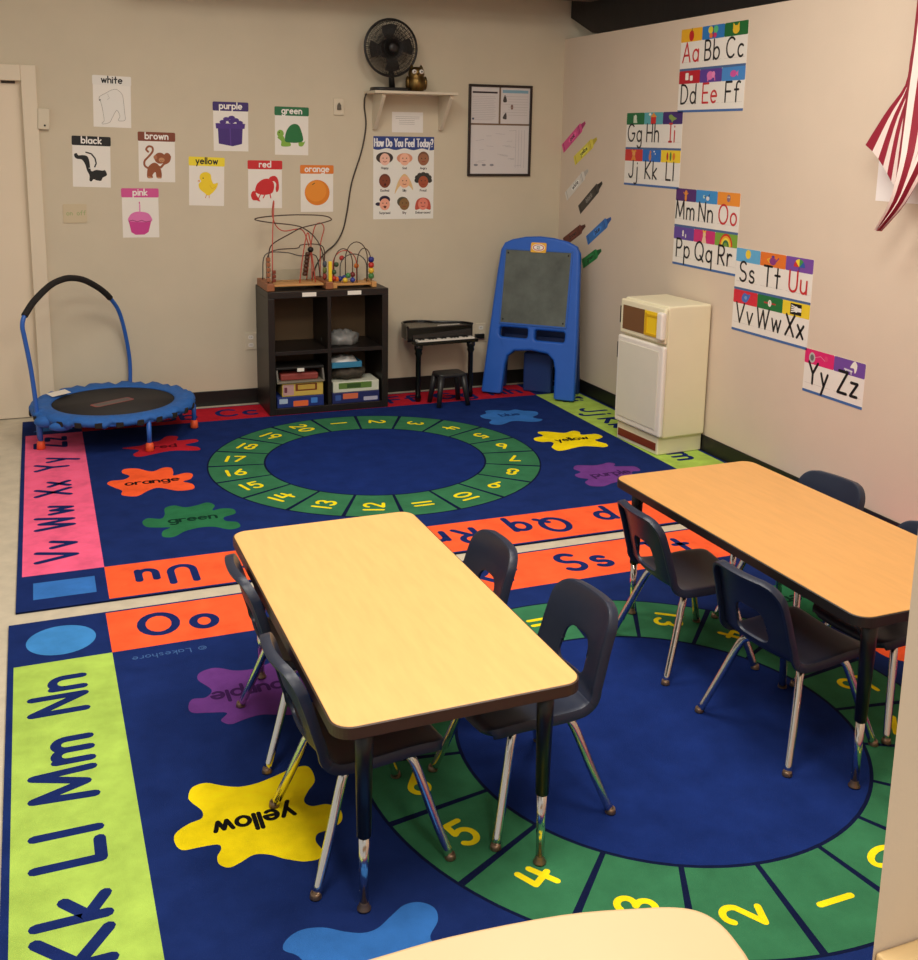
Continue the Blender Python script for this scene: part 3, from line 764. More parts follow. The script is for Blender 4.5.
# alphabet posters on the right wall ------------------------------------------------
def icon(s, k, cx, cy, c):
    W_ = (240, 236, 226)
    def e(dx, dy, rx, ry, col): s.ell(cx + dx, cy + dy, rx, ry, col, 16)
    if k == 'A': e(0, -.004, .024, .03, (196, 36, 40)); s.stroke([(cx, cy + .02), (cx + .006, cy + .036)], .005, (70, 90, 40))
    elif k == 'B': e(-.024, .012, .022, .02, (226, 210, 60)); e(.024, .012, .022, .02, (90, 190, 130)); e(-.018, -.018, .016, .014, (226, 120, 60)); e(.018, -.018, .016, .014, (196, 50, 110)); s.stroke([(cx, cy - .026), (cx, cy + .028)], .006, (60, 40, 90))
    elif k == 'C': e(0, -.004, .03, .022, (232, 190, 50)); s.poly([(cx - .028, cy + .006), (cx - .026, cy + .032), (cx - .008, cy + .016)], (232, 190, 50)); s.poly([(cx + .028, cy + .006), (cx + .026, cy + .032), (cx + .008, cy + .016)], (232, 190, 50))
    elif k == 'D': s.poly(rrect(cx - .04, cx - .008, cy - .016, cy + .024, .006), W_); s.poly(rrect(cx + .006, cx + .034, cy - .02, cy + .008, .006), W_)
    elif k == 'E': e(-.006, 0, .03, .024, (226, 120, 180)); e(.026, .004, .016, .018, (232, 140, 190)); s.stroke([(cx + .036, cy), (cx + .042, cy - .026)], .008, (226, 120, 180)); s.rect(cx - .03, cx - .018, cy - .03, cy - .01, (226, 120, 180))
    elif k == 'F': e(0, 0, .028, .018, (206, 84, 160)); s.poly([(cx + .022, cy), (cx + .042, cy + .016), (cx + .042, cy - .016)], (226, 110, 170))
    elif k == 'G': s.poly([(cx - .022, cy - .026), (cx - .022, cy + .022), (cx - .008, cy + .006), (cx + .008, cy + .022), (cx + .024, cy - .026)], (206, 220, 196)); e(0, .008, .016, .016, (214, 226, 206))
    elif k == 'H': s.rect(cx - .028, cx + .028, cy - .034, cy + .008, (206, 40, 40)); s.poly([(cx - .036, cy + .008), (cx + .036, cy + .008), (cx, cy + .034)], (226, 150, 60)); e(-.04, .024, .014, .008, W_)
    elif k == 'I': s.blob([(cx - .04, cy + .012), (cx - .016, cy + .02), (cx + .016, cy + .006), (cx + .046, cy - .004), (cx + .012, cy - .014), (cx - .004, cy - .026), (cx - .016, cy - .01), (cx - .032, cy - .006)], (130, 160, 80))
    elif k == 'J': e(0, .01, .018, .02, (232, 160, 90)); s.poly([(cx - .03, cy - .032), (cx + .03, cy - .032), (cx + .012, cy), (cx - .012, cy)], (226, 140, 60)); e(-.018, .026, .01, .008, (226, 150, 50)); e(.018, .026, .01, .008, (226, 150, 50))
    elif k == 'K': e(-.018, -.006, .014, .024, (206, 130, 90)); e(-.014, .022, .01, .01, (206, 130, 90)); e(.026, .026, .008, .005, W_); e(.04, .012, .006, .004, W_)
    elif k == 'L': e(-.034, 0, .01, .024, (196, 60, 40)); e(0, 0, .01, .026, (60, 130, 60)); e(.034, 0, .014, .022, (226, 130, 40))
    elif k == 'M': e(0, .014, .014, .014, (226, 140, 60)); e(0, -.014, .012, .022, (226, 140, 60)); s.stroke([(cx - .024, cy + .014), (cx, cy - .004), (cx + .022, cy + .012)], .006, (226, 140, 60))
    elif k == 'N': e(-.024, 0, .01, .01, (190, 220, 210)); s.stroke([(cx - .02, cy + .004), (cx + .004, cy - .014), (cx + .026, cy + .014)], .006, (40, 50, 90)); e(.012, -.008, .016, .012, (226, 226, 226))
    elif k == 'O': e(0, .004, .016, .02, (140, 110, 130)); e(-.006, .01, .004, .004, W_); e(.006, .01, .004, .004, W_)
    elif k == 'P': e(-.008, .006, .008, .014, W_); s.rect(cx - .016, cx, cy - .016, cy - .006, W_); e(.02, -.012, .006, .012, W_)
    elif k == 'Q': e(0, .012, .014, .016, (236, 200, 150)); s.poly([(cx - .024, cy - .036), (cx + .024, cy - .036), (cx + .012, cy), (cx - .012, cy)], (238, 200, 170)); s.poly([(cx - .014, cy + .024), (cx + .014, cy + .024), (cx + .016, cy + .04), (cx, cy + .03), (cx - .016, cy + .04)], (240, 190, 60))
    elif k == 'R':
        for r, col in ((.06, (206, 50, 40)), (.05, (240, 170, 50)), (.04, (244, 224, 80)), (.03, (50, 110, 70)), (.018, (120, 160, 60))):
            s.poly([(cx + r * math.cos(PI * q / 14), cy - .034 + r * 1.15 * math.sin(PI * q / 14)) for q in range(15)], col)
    elif k == 'S': e(0, .008, .022, .024, (244, 210, 60))
    elif k == 'T': e(0, -.006, .026, .02, (140, 60, 130)); s.stroke([(cx + .026, cy - .004), (cx + .044, cy + .012)], .008, (140, 60, 130)); s.stroke([(cx - .026, cy + .006), (cx - .044, cy + .0), (cx - .026, cy - .014)], .006, (240, 190, 60)); e(0, .018, .012, .006, (90, 60, 150))
    elif k == 'U':
        for q, col in enumerate(((206, 50, 50), (246, 220, 60), (70, 150, 80), (50, 90, 170))): s.poly([(cx + .042 * math.cos(PI * (1 - (q + w_ / 3) / 4)), cy - .012 + .04 * math.sin(PI * (1 - (q + w_ / 3) / 4))) for w_ in range(4)] + [(cx, cy - .012)], col)
        s.stroke([(cx, cy - .012), (cx, cy - .034)], .004, (40, 40, 70))
    elif k == 'V': s.blob([(cx - .03, cy), (cx - .01, cy + .024), (cx + .02, cy + .018), (cx + .04, cy + .022), (cx + .03, cy - .004), (cx + .006, cy - .026), (cx - .024, cy - .02)], (70, 110, 190)); e(.004, .0, .012, .01, (120, 160, 210))
    elif k == 'W': s.stroke([(cx - .044, cy), (cx + .044, cy)], .008, (180, 50, 50)); e(0, 0, .014, .018, (236, 234, 220)); s.stroke([(cx, cy), (cx, cy + .01)], .003, (40, 40, 40))
    elif k == 'X':
        s.rect(cx - .042, cx + .042, cy - .028, cy + .028, (18, 18, 20))
        for q in range(4): s.stroke([(cx - .034, cy + .018 - q * .011), (cx, cy + .01 - q * .006)], .006, W_)
        e(.004, 0, .014, .016, W_); s.rect(cx + .012, cx + .042, cy - .01, cy + .01, W_)
    elif k == 'Y': e(-.05, -.004, .022, .026, (190, 190, 186)); e(-.05, -.004, .013, .016, (110, 110, 108)); s.stroke([(cx - .03, cy), (cx + .01, cy + .012), (cx + .04, cy - .004)], .003, (240, 150, 180)); e(.05, .006, .012, .014, (226, 70, 120))
    elif k == 'Z': s.blob([(cx + .006, cy + .002), (cx + .03, cy + .034), (cx + .05, cy + .02), (cx + .046, cy - .012), (cx + .036, cy - .02), (cx + .03, cy + .0)], W_); s.stroke([(cx - .03, cy - .012), (cx + .02, cy - .016)], .008, (214, 210, 220)); s.stroke([(cx - .02, cy - .014), (cx - .022, cy - .03)], .005, W_); s.stroke([(cx + .014, cy - .016), (cx + .016, cy - .03)], .005, W_)

CELL = {'A': (236, 178, 40), 'B': (44, 120, 190), 'C': (30, 106, 52), 'D': (188, 30, 46), 'E': (92, 62, 150), 'F': (72, 138, 206), 'G': (24, 110, 62), 'H': (90, 170, 180), 'I': (66, 42, 112),
 'J': (206, 56, 50), 'K': (40, 110, 196), 'L': (244, 210, 50), 'M': (84, 42, 112), 'N': (62, 146, 210), 'O': (238, 148, 52), 'P': (100, 74, 160), 'Q': (206, 50, 116), 'R': (126, 168, 62), 'S': (100, 176, 220),
 'T': (230, 120, 44), 'U': (122, 76, 164), 'V': (214, 40, 60), 'W': (30, 116, 60), 'X': (240, 210, 50), 'Y': (222, 40, 112), 'Z': (116, 76, 160)}
def alpha_poster(rows, yc, z0, w, h, label):
    s = Sheet(step=.0003)
    s.slab(-w / 2, w / 2, 0, h, .0014, PAPER)
    rh = h / len(rows)
    for r, letters in enumerate(rows):
        yb = h - (r + 1) * rh; cw = w / len(letters)
        s.rect(-w / 2, w / 2, yb, yb + .013, (70, 110, 170) if r == len(rows) - 1 else (74, 104, 150))
        for c, L in enumerate(letters):
            cx = -w / 2 + cw * (c + .5); top = yb + rh
            s.poly(rrect(cx - cw / 2, cx + cw / 2, top - .072, top, .006, 3), CELL[L])
            icon(s, L, cx, top - .036, CELL[L])
            ink = (200, 44, 50) if L in 'AEIOU' else (24, 22, 24)
            s.rect(cx - cw * .44, cx + cw * .44, yb + .047, yb + .0482, (190, 184, 178))
            s.text(L + L.lower(), cx, yb + .05, .104, .014 if L in 'XZY' else .0118, ink, 0, .26, sx=.92)
    o = place(s.build('alphabet_poster'), on_right(yc, z0, .0001))
    return tag(o, label, 'poster', 'alphabet posters stepping down the right wall')
alpha_poster(['ABC', 'DEF'], 1.106, 1.922, .618, .464, 'alphabet poster with letters Aa to Ff, highest of the staggered set')
alpha_poster(['GHI', 'JKL'], 1.668, 1.481, .624, .447, 'alphabet poster with letters Gg to Ll, nearest the crayon cutouts')
alpha_poster(['MNO', 'PQR'], 1.073, 1.043, .612, .446, 'alphabet poster with letters Mm to Rr, above the toy refrigerator')
alpha_poster(['STU', 'VWX'], .462, .753, .612, .448, 'alphabet poster with letters Ss to Xx')
alpha_poster(['YZ'], -.041, .548, .412, .217, 'small alphabet poster with letters Yy and Zz, lowest of the staggered set')
s = Sheet(); s.slab(-.15, .15, -.11, .11, .001, (244, 238, 236))
tag(place(s.build('paper_sheet'), on_right(-.36, 1.62, .0001)), 'blank white paper on the right wall, partly behind the flag', 'paper')

# crayon cut-outs
def crayon(word, rgb, tip, y0, z0, y1, z1, label):
    ang = math.atan2(z1 - z0, y0 - y1); L = math.hypot(z1 - z0, y0 - y1) * 1.06; hh = .033
    s = Sheet(step=.0003)
    s.slabp([(-L / 2, -hh), (L / 2 - .07, -hh), (L / 2 - .055, -hh * .6), (L / 2, -hh * .28), (L / 2, hh * .28), (L / 2 - .055, hh * .6), (L / 2 - .07, hh), (-L / 2, hh)], .0012, rgb)
    s.rect(-L / 2 + .02, -L / 2 + .028, -hh, hh, tip); s.rect(L / 2 - .1, L / 2 - .09, -hh, hh, tip); s.rect(L / 2 - .115, L / 2 - .11, -hh, hh, tip)
    s.poly([(L / 2 - .055, -hh * .6), (L / 2, -hh * .28), (L / 2, hh * .28), (L / 2 - .055, hh * .6)], tip)
    s.ell(-.02, 0, .062, .021, tuple(min(255, int(v * 1.12 + 10)) for v in rgb))
    s.text(word, -.02, -.011, .03, .0055, (30, 24, 24) if word != 'black' else (150, 146, 140), 0, .22)
    o = place(s.build('paper_crayon'), on_right((y0 + y1) / 2, (z0 + z1) / 2, .0001) @ Matrix.Rotation(ang, 4, 'Z'))
    tag(o, label, 'wall cutout', 'paper crayons near the corner')
crayon('pink', (226, 84, 150), (170, 48, 108), 2.837, 1.698, 2.537, 1.869, 'pink paper crayon, highest of the slanted cutouts')
crayon('yellow', (232, 218, 84), (196, 178, 50), 2.657, 1.616, 2.368, 1.763, 'yellow paper crayon cutout')
crayon('white', (226, 222, 214), (190, 186, 178), 2.764, 1.365, 2.472, 1.549, 'white paper crayon cutout')
crayon('black', (66, 62, 58), (26, 24, 24), 2.557, 1.285, 2.271, 1.475, 'black paper crayon cutout')
crayon('brown', (112, 54, 44), (74, 34, 28), 2.771, 1.037, 2.479, 1.175, 'brown paper crayon rising from behind the easel top')
crayon('blue', (52, 120, 200), (34, 84, 160), 2.428, 1.083, 2.134, 1.25, 'blue paper crayon cutout')
crayon('green', (44, 140, 72), (26, 96, 48), 2.48, .915, 2.243, 1.03, 'green paper crayon beside the easel, lowest of the cutouts')

# framed notices
t = thing('notice_frame', 'black framed notice board holding three printed sheets', 'frame', (3.187, YB, 1.81))
fw, fh = .478, .622
bm = bmesh.new(); b_ = .017
box(bm, -fw / 2, fw / 2, -.018, 0, fh / 2 - b_, fh / 2); box(bm, -fw / 2, fw / 2, -.018, 0, -fh / 2, -fh / 2 + b_)
box(bm, -fw / 2, -fw / 2 + b_, -.018, 0, -fh / 2 + b_, fh / 2 - b_); box(bm, fw / 2 - b_, fw / 2, -.018, 0, -fh / 2 + b_, fh / 2 - b_)
obj('frame', bm, 'framewood', t, bevel=.002)
obj('backing_board', bx(-fw / 2 + b_, fw / 2 - b_, -.006, -.001, -fh / 2 + b_, fh / 2 - b_), mat('tan_mount', (120, 96, 74), .7), t)
def page(x0, x1, z0, z1, kind):
    s = Sheet(step=.0003); s.slab(x0, x1, z0, z1, .001, (214, 208, 206)); w = x1 - x0
    if kind == 0:
        s.rect(x0 + .012, x1 - .012, z1 - .042, z1 - .03, (48, 40, 44))
        for k in range(14): s.rect(x0 + .012, x1 - .02 - .03 * random.random(), z1 - .065 - k * .012, z1 - .063 - k * .012, (176, 170, 172))
        s.ell(x0 + .018, z0 + .03, .008, .008, (80, 90, 110), 10)
    elif kind == 1:
        s.rect(x0 + .012, x1 - .012, z1 - .036, z1 - .016, (130, 170, 190))
        s.blob([(x0 + .016, z1 - .09), (x0 + .03, z1 - .05), (x0 + .046, z1 - .09), (x0 + .03, z1 - .1)], (70, 64, 62))
        s.ell(x0 + .085, z1 - .13, .01, .018, (130, 96, 84), 12); s.blob([(x0 + .016, z0 + .04), (x0 + .04, z0 + .075), (x0 + .046, z0 + .034), (x0 + .03, z0 + .03)], (76, 72, 72))
        for k in range(8): s.rect(x0 + (.056 if k % 3 else .02), x1 - .015, z1 - .06 - k * .018, z1 - .058 - k * .018, (180, 174, 172))
    else:
        for k in range(16):
            a = x0 + .02 + random.random() * (w - .12); z = z0 + .02 + random.random() * (z1 - z0 - .04)
            s.stroke([(a, z), (a + .03 + .05 * random.random(), z + .02 * (random.random() - .5))], .0018, (166, 162, 166))
        for k in range(4): s.rect(x1 - .1 + k * .022, x1 - .098 + k * .022, z0 + .04, z1 - .03, (170, 166, 172))
        for k in range(3): s.ell(x0 + .045 + k * .06, z0 + .06, .016, .008, (140, 138, 144), 10)
    o = s.build('sheet', 'print', t); o.matrix_local = Matrix(((1, 0, 0, 0), (0, 0, -1, -.0065), (0, 1, 0, 0), (0, 0, 0, 1)))
page(-.222, -.012, .05, .294, 0); page(.002, .222, .05, .294, 1); page(-.222, .222, -.294, .038, 2)

# wall gadgets
t = thing('door_chime', 'small beige box mounted beside the door frame', 'wall box', (.222, YB, 1.833), (0, math.radians(3), 0))
obj('case', bx(-.034, .034, -.03, 0, -.062, .062), 'beige', t, bevel=.006)
obj('sensor_dot', lathe(bmesh.new(), [(.006, 0), (.006, .003)], 12, Matrix.Translation((.006, -.03, -.038)) @ Matrix.Rotation(PI / 2, 4, 'X')), 'darkhole', t)
s = Sheet(); s.slabp(rrect(-.068, .068, -.057, .057, .006), .006, (206, 190, 158))
s.text('on', -.032, -.01, .026, .004, (158, 176, 122), 0, .25); s.text('off', .036, -.01, .026, .004, (158, 176, 122), 0, .25)
tag(place(s.build('switch_plate'), on_back(.37, 1.272)), 'beige wall plate with faded green lettering below the skunk card', 'wall plate')
t = thing('wall_thermostat', 'small beige wall plate with a grey knob, right of the turtle card', 'thermostat', (2.032, YB, 1.947))
obj('plate', bx(-.035, .035, -.012, 0, -.054, .054), 'beige', t, bevel=.004)
obj('knob', prism(bmesh.new(), [(-.014, -.02), (.014, -.02), (.012, .01), (0, .028), (-.012, .01)], 0, .012, Matrix(((1, 0, 0, 0), (0, 0, -1, -.012), (0, 1, 0, 0), (0, 0, 0, 1)))), mat('grey_knob', (96, 88, 76), .5), t, bevel=.002)
def outlet(x, z, label):
    t = thing('wall_outlet', label, 'outlet', (x, YB, z), 0, 'outlets low on the back wall')
    obj('plate', bx(-.038, .038, -.007, 0, -.058, .058), 'beige', t, bevel=.003)
    for k in (-1, 1):
        r = obj('socket', prism(bmesh.new(), rrect(-.017, .017, k * .026 - .013, k * .026 + .013, .008), 0, .002, Matrix(((1, 0, 0, 0), (0, 0, -1, -.007), (0, 1, 0, 0), (0, 0, 0, 1)))), 'white', t)
        bm = bmesh.new()
        for q in (-.006, .006): box(bm, q - .0012, q + .0012, -.0098, -.009, k * .026 - .004, k * .026 + .006)
        obj('slots', bm, 'darkhole', r)
    return t
outlet(1.425, .42, 'beige wall outlet left of the dark cube shelf')
o2 = outlet(3.075, .40, 'beige wall outlet with a black plug between toy piano and easel')
obj('plug', bx(-.05, .02, -.034, -.009, -.05, -.015), 'blackmetal', o2, bevel=.004)

# ------------------------------------------------------------------ wall shelf with fan
t = thing('wall_shelf', 'off-white wall shelf on two brackets carrying the fan', 'shelf', (2.49, YB, 2.032))
obj('board', bx(-.285, .285, -.25, 0, 0, .018), 'shelfwhite', t, bevel=.003)
for x in (-.215, .252):
    bm = bmesh.new(); prism(bm, [(0, 0), (-.215, 0), (-.215, -.02), (-.03, -.225), (0, -.225)], x - .012, x + .012, Matrix(((0, 0, 1, 0), (1, 0, 0, 0), (0, 1, 0, -.0005), (0, 0, 0, 1))))
    obj('bracket', bm, 'shelfwhite', t, bevel=.002)
t = thing('desk_fan', 'black round table fan on the wall shelf', 'fan', (2.345, YB - .14, 2.0505), math.radians(2))
lz = .272; R_ = .178
base = prism(bmesh.new(), rrect(-.135, .125, -.075, .075, .06), 0, .022); obj('base', base, 'fanblack', t, bevel=.006)
bm = bmesh.new(); tube(bm, [(.02, .03, .02), (.015, .035, .12), (0, .05, lz - .02)], [.021, .018, .02], 12); obj('stand', bm, 'fanblack', t)
rx = Matrix.Translation((0, 0, lz)) @ Matrix.Rotation(PI / 2, 4, 'X')
bm = bmesh.new(); lathe(bm, [(.02, -.13), (.05, -.125), (.058, -.09), (.055, -.03), (.03, -.022)], 20, rx); obj('motor', bm, 'fanblack', t)
bm = bmesh.new()
for k in range(4):
    a = k * PI / 2
    pts = [(math.cos(a + u) * r, math.sin(a + u) * r, .012 * math.sin(v)) for u, r, v in ((.0, .03, 0), (-.2, .08, 0), (-.3, .148, .8), (0, .152, .4), (.45, .148, -.6), (.55, .11, -.8), (.45, .03, 0))]
    f = bm.faces.new([bm.verts.new(rx @ Vector(p)) for p in pts])
lathe(bm, [(.02, -.022), (.03, -.01), (.03, .012), (.01, .02)], 16, rx)
obj('fan_blades', bm, 'fandark', t)
bm = bmesh.new()
def circ(r, y): return [(r * math.cos(2 * PI * k / 40), y, lz + r * math.sin(2 * PI * k / 40)) for k in range(40)]
tube(bm, circ(R_, 0), .008, 8, True)
for r, y in ((.165, -.03), (.14, -.045), (.115, -.052), (.09, -.055), (.065, -.057), (.165, .025), (.13, .045), (.09, .055)): tube(bm, circ(r, y), .0018, 5, True)
for k in range(80):
    a = 2 * PI * k / 80; ca, sa = math.cos(a), math.sin(a)
    tube(bm, [(.035 * ca, -.058, lz + .035 * sa), (.1 * ca, -.054, lz + .1 * sa), (.15 * ca, -.042, lz + .15 * sa), (R_ * ca, 0, lz + R_ * sa)], .0019, 4)
    if k % 2 == 0: tube(bm, [(.05 * ca, .06, lz + .05 * sa), (.13 * ca, .045, lz + .13 * sa), (R_ * ca, 0, lz + R_ * sa)], .0019, 4)
lathe(bm, [(.036, 0), (.036, .004), (.01, .006)], 20, Matrix.Translation((0, -.057, lz)) @ Matrix.Rotation(PI / 2, 4, 'X'))
obj('grille', bm, 'fanblack', t)
# cord
pts = catmull([(2.24, YB - .1, 2.062), (2.205, YB - .05, 2.03), (2.204, YB - .012, 1.96), (2.216, YB - .01, 1.833), (2.188, YB - .01, 1.67), (2.119, YB - .01, 1.46), (2.084, YB - .01, 1.262), (2.056, YB - .01, 1.143), (2.007, YB - .012, 1.057), (1.938, YB - .012, .998), (1.883, YB - .013, .933), (1.84, YB - .013, .82), (1.82, YB - .013, .6)], 6)
tag(obj('power_cord', tube(bmesh.new(), pts, .005, 8), 'cord'), 'dark power cord hanging down the back wall from the fan', 'cord')
# owl
t = thing('owl_figurine', 'small golden owl figurine beside the fan on the shelf', 'figurine', (2.515, YB - .155, 2.0505), math.radians(-6)); t.scale = (1.18, 1.1, 1.12)
obj('body', lathe(bmesh.new(), [(.03, 0), (.046, .008), (.054, .04), (.05, .075), (.042, .088), (.046, .1), (.042, .125), (.028, .138), (.01, .142)], 20), 'gold', t, smooth=True)
bm = bmesh.new()
for q in (-1, 1): lathe(bm, [(.014, 0), (.009, .014), (.001, .026)], 8, Matrix.Translation((q * .026, 0, .128)))
obj('ear', bm, 'gold', t)
for q in (-1, 1):
    e = obj('eye', ball(bmesh.new(), (q * .02, -.039, .112), .013), 'white', t); obj('pupil', ball(bmesh.new(), (q * .02, -.05, .112), .005), 'darkhole', e)
for q in (-1, 1): obj('wing', ball(bmesh.new(), (q * .05, -.002, .05), .03, .4, .8, 1.3), 'gold', t)
obj('beak', lathe(bmesh.new(), [(.007, 0), (.001, .018)], 8, Matrix.Translation((0, -.044, .1)) @ Matrix.Rotation(PI * .6, 4, 'X')), 'gold', t)

# ------------------------------------------------------------------ trampoline
t = thing('toddler_trampoline', 'small round blue trampoline with a padded handlebar, on the rug near the door', 'trampoline', (.515, 2.352, .0))
H, R_ = .212, .45
bm = bmesh.new(); lathe(bm, [(.001, H - .012), (.36, H - .012), (.365, H - .006), (.001, H - .004)], 48); obj('jumping_mat', bm, 'mesh', t, smooth=False)
s = Sheet(); s.slabp(rrect(-.13, .13, -.04, .04, .02), .0006, (150, 70, 66)); s.poly(rrect(-.115, .115, -.03, .03, .012), (96, 90, 88))
lg = s.build('mat_logo', 'print', t); lg.location = (-.01, -.03, H - .0035); lg.rotation_euler = (0, 0, math.radians(30))
bm = bmesh.new(); n = 72; rings = []
for k in range(n):
    a = 2 * PI * k / n; wv = .010 * math.sin(k * 2.51) + .006 * math.sin(k * 1.3 + 1); ca, sa = math.cos(a), math.sin(a)
    ring = []
    for r, z in ((.345, -.002), (.36, .004), (.40, .010 + wv * .4), (.448, .006 + wv), (.468, -.012 + wv), (.463, -.036 + wv)): ring.append(bm.verts.new((r * ca, r * sa, H + z)))
    rings.append(ring)
for k in range(n):
    for j in range(5): bm.faces.new((rings[k][j], rings[(k + 1) % n][j], rings[(k + 1) % n][j + 1], rings[k][j + 1])).smooth = True
o = obj('frame_pad', bm, 'bluefab', t, smooth=True); md = o.modifiers.new('thick', 'SOLIDIFY'); md.thickness = .008; md.offset = -1
obj('rim', tube(bmesh.new(), [(R_ * math.cos(2 * PI * k / 60), R_ * math.sin(2 * PI * k / 60), H - .026) for k in range(60)], .014, 10, True), 'bluetube', t)
for k in range(26):
    a = 2 * PI * (k + .5) / 26
    m = Matrix.Rotation(a, 4, 'Z'); o = obj('elastic_strap', bx(.454, .4695, -.02, .02, H - .043, H - .012, mtx=m), 'foam', t, bevel=.004)
for a in (-2, 70, 136, 206, 290):
    a = math.radians(a); x, y = .458 * math.cos(a), .448 * math.sin(a)
    leg = obj('leg', tube(bmesh.new(), [(x, y, H - .03), (x, y, .03)], .0135, 12), 'bluetube', t)
    obj('foot_cap', lathe(bmesh.new(), [(.014, .058), (.021, .05), (.024, .012), (.022, .0105)], 16, Matrix.Translation((x, y, 0))), 'orangerub', leg)
# handlebar plane from (.1,2.2) to (.62,2.8)
A0 = Vector((.1, 2.2, 0)) - Vector((.515, 2.352, 0)); dv = Vector((.52, .6, 0)).normalized()
hp = [(-.004, .06), (-.016, .257), (-.038, .462), (-.07, .64), (-.083, .71), (-.072, .755), (-.041, .790), (.027, .845), (.153, .910), (.26, .932), (.339, .930), (.43, .91), (.513, .874), (.60, .825), (.674, .767), (.746, .685), (.79, .58), (.825, .44), (.840, .32), (.832, .15)]
P = [A0 + dv * a + Vector((0, 0, z)) for a, z in hp]
full = catmull(P, 5)
obj('handlebar', tube(bmesh.new(), full, .0125, 12), 'bluetube', t)
obj('foam_grip', tube(bmesh.new(), full[5 * 5 + 2:14 * 5 + 1], .0185, 14), 'foam', t)
o = obj('care_label', bx(-.06, .06, -.035, .035, 0, .002), 'white', t, loc=(-.30, .20, H + .018), rot=(.1, -.05, .5))
# bunched cover ends
bm = bmesh.new(); ball(bm, (-.37, -.25, H - .03), .06, 1.2, .7, .6, 10); ball(bm, (-.41, -.12, H - .01), .055, .8, 1.3, .5, 10); ball(bm, (-.30, -.33, H - .045), .05, 1.3, .6, .55, 10)
obj('bunched_cover', bm, 'bluefab', t, smooth=True)

# ------------------------------------------------------------------ cube shelf and contents
t = thing('cube_shelf', 'black-brown open shelf of four cubes against the back wall', 'shelf', (1.853, 2.654, .0095))
w2, d2, h = .393, .195, .79; th = .042
bm = bmesh.new(); box(bm, -w2, -w2 + th, -d2, d2, 0, h - th); obj('side_panel', bm, 'espresso', t, bevel=.002)
bm = bmesh.new(); box(bm, w2 - th, w2, -d2, d2, 0, h - th); obj('side_panel', bm, 'espresso', t, bevel=.002)
obj('top_panel', bx(-w2, w2, -d2, d2, h - th, h), 'espresso', t, bevel=.002)
obj('bottom_panel', bx(-w2 + th, w2 - th, -d2, d2, 0, th), 'espresso', t, bevel=.002)
obj('back_panel', bx(-w2 + th, w2 - th, d2 - .006, d2, th, h - th), mat('shaded_wall_brown', (104, 82, 56), .7), t)  # added sheet; its brown stands for the shaded wall behind open cubes
obj('divider', bx(-.012, .012, -d2 + .002, d2 - .007, th, h - th), 'espresso', t, bevel=.001)
for sgn in (-1, 1):
    a, b = (-w2 + th, -.012) if sgn < 0 else (.012, w2 - th)
    obj('shelf_board', bx(a, b, -d2 + .002, d2 - .007, .385, .41), 'espresso', t, bevel=.001)
for x in (-.13, .165): obj('label', bx(x - .045, x + .045, -d2 - .0015, -d2 - .0002, h - .034, h - .008), 'white', t)
CX, CY = 1.845, 2.66; F0 = .0095 + .042
def boxed(name, label, cat, x0, x1, y0, y1, z0, z1, rgb, prints, lid=None):
    t = thing(name, label, cat, ((x0 + x1) / 2, (y0 + y1) / 2, z0), 0, 'boxes and toys in the cube shelf')
    w, d, hh = (x1 - x0) / 2, (y1 - y0) / 2, z1 - z0
    obj('box_body', bx(-w, w, -d, d, 0, hh), mat('printed_box', rgb, .5), t, bevel=.003)
    s = Sheet(step=.0003)
    s.slab(-w + .004, w - .004, .004, hh - .004, .0004, rgb)
    for k in prints:
        a, b, c, d_, col = k; s.poly(rrect(-w + a * 2 * w, -w + b * 2 * w, c * hh, d_ * hh, .004, 3), col)
    p = s.build('front_print', 'print', t); p.matrix_local = Matrix(((1, 0, 0, 0), (0, 0, -1, -d - .0006), (0, 1, 0, 0), (0, 0, 0, 1)))
    return t
Y0 = 2.475
boxed('puzzle_box', 'navy box with an orange panel at the bottom of the lower left cube', 'box', 1.512, 1.815, Y0 - .005, Y0 + .2, F0, F0 + .07, (34, 52, 120), [(.34, .66, .08, .6, (232, 110, 60)), (.04, .22, .4, .85, (170, 190, 214)), (.72, .86, .3, .8, (70, 130, 210))])
boxed('puzzle_box', 'yellow picture box in the middle of the lower left cube stack', 'box', 1.545, 1.812, Y0 + .0, Y0 + .19, F0 + .071, F0 + .158, (206, 176, 84), [(.02, .28, .1, .9, (190, 150, 150)), (.05, .12, .3, .7, (110, 50, 70)), (.32, .85, .38, .92, (120, 60, 30)), (.38, .8, .48, .84, (196, 160, 70))])
t = thing('paper_tray', 'grey open tray with red contents on top of the lower left cube stack', 'tray', (1.665, Y0 + .1, F0 + .1595), 0, 'boxes and toys in the cube shelf')
bm = bmesh.new(); box(bm, -.155, .155, -.115, .1, 0, .012); obj('tray_base', bm, mat('khaki_tray', (128, 120, 104), .5), t, bevel=.003)
for q in (-.155, .143): obj('tray_side', prism(bmesh.new(), [(-.115, .013), (.1, .013), (.1, .085), (-.085, .085)], q, q + .012, Matrix(((0, 0, 1, 0), (1, 0, 0, 0), (0, 1, 0, 0), (0, 0, 0, 1)))), mat('grey_tray', (96, 92, 84), .5), t, bevel=.002)
obj('tray_lid', bx(-.157, .157, -.09, .1, .0855, .1), 'darkhole', t, bevel=.003)
obj('red_filling', bx(-.125, .12, -.085, .09, .0125, .055), mat('dull_red', (140, 58, 52), .6), t, bevel=.008)
obj('white_tag', bx(-.025, .02, -.117, -.1152, .075, .097), 'white', t)
boxed('puzzle_box', 'navy box with an orange panel at the bottom of the lower right cube', 'box', 1.872, 2.19, Y0 - .005, Y0 + .2, F0, F0 + .072, (36, 44, 98), [(.22, .54, .4, .9, (214, 110, 76)), (.06, .18, .3, .8, (60, 90, 160)), (.66, .96, .15, .5, (180, 180, 200))])
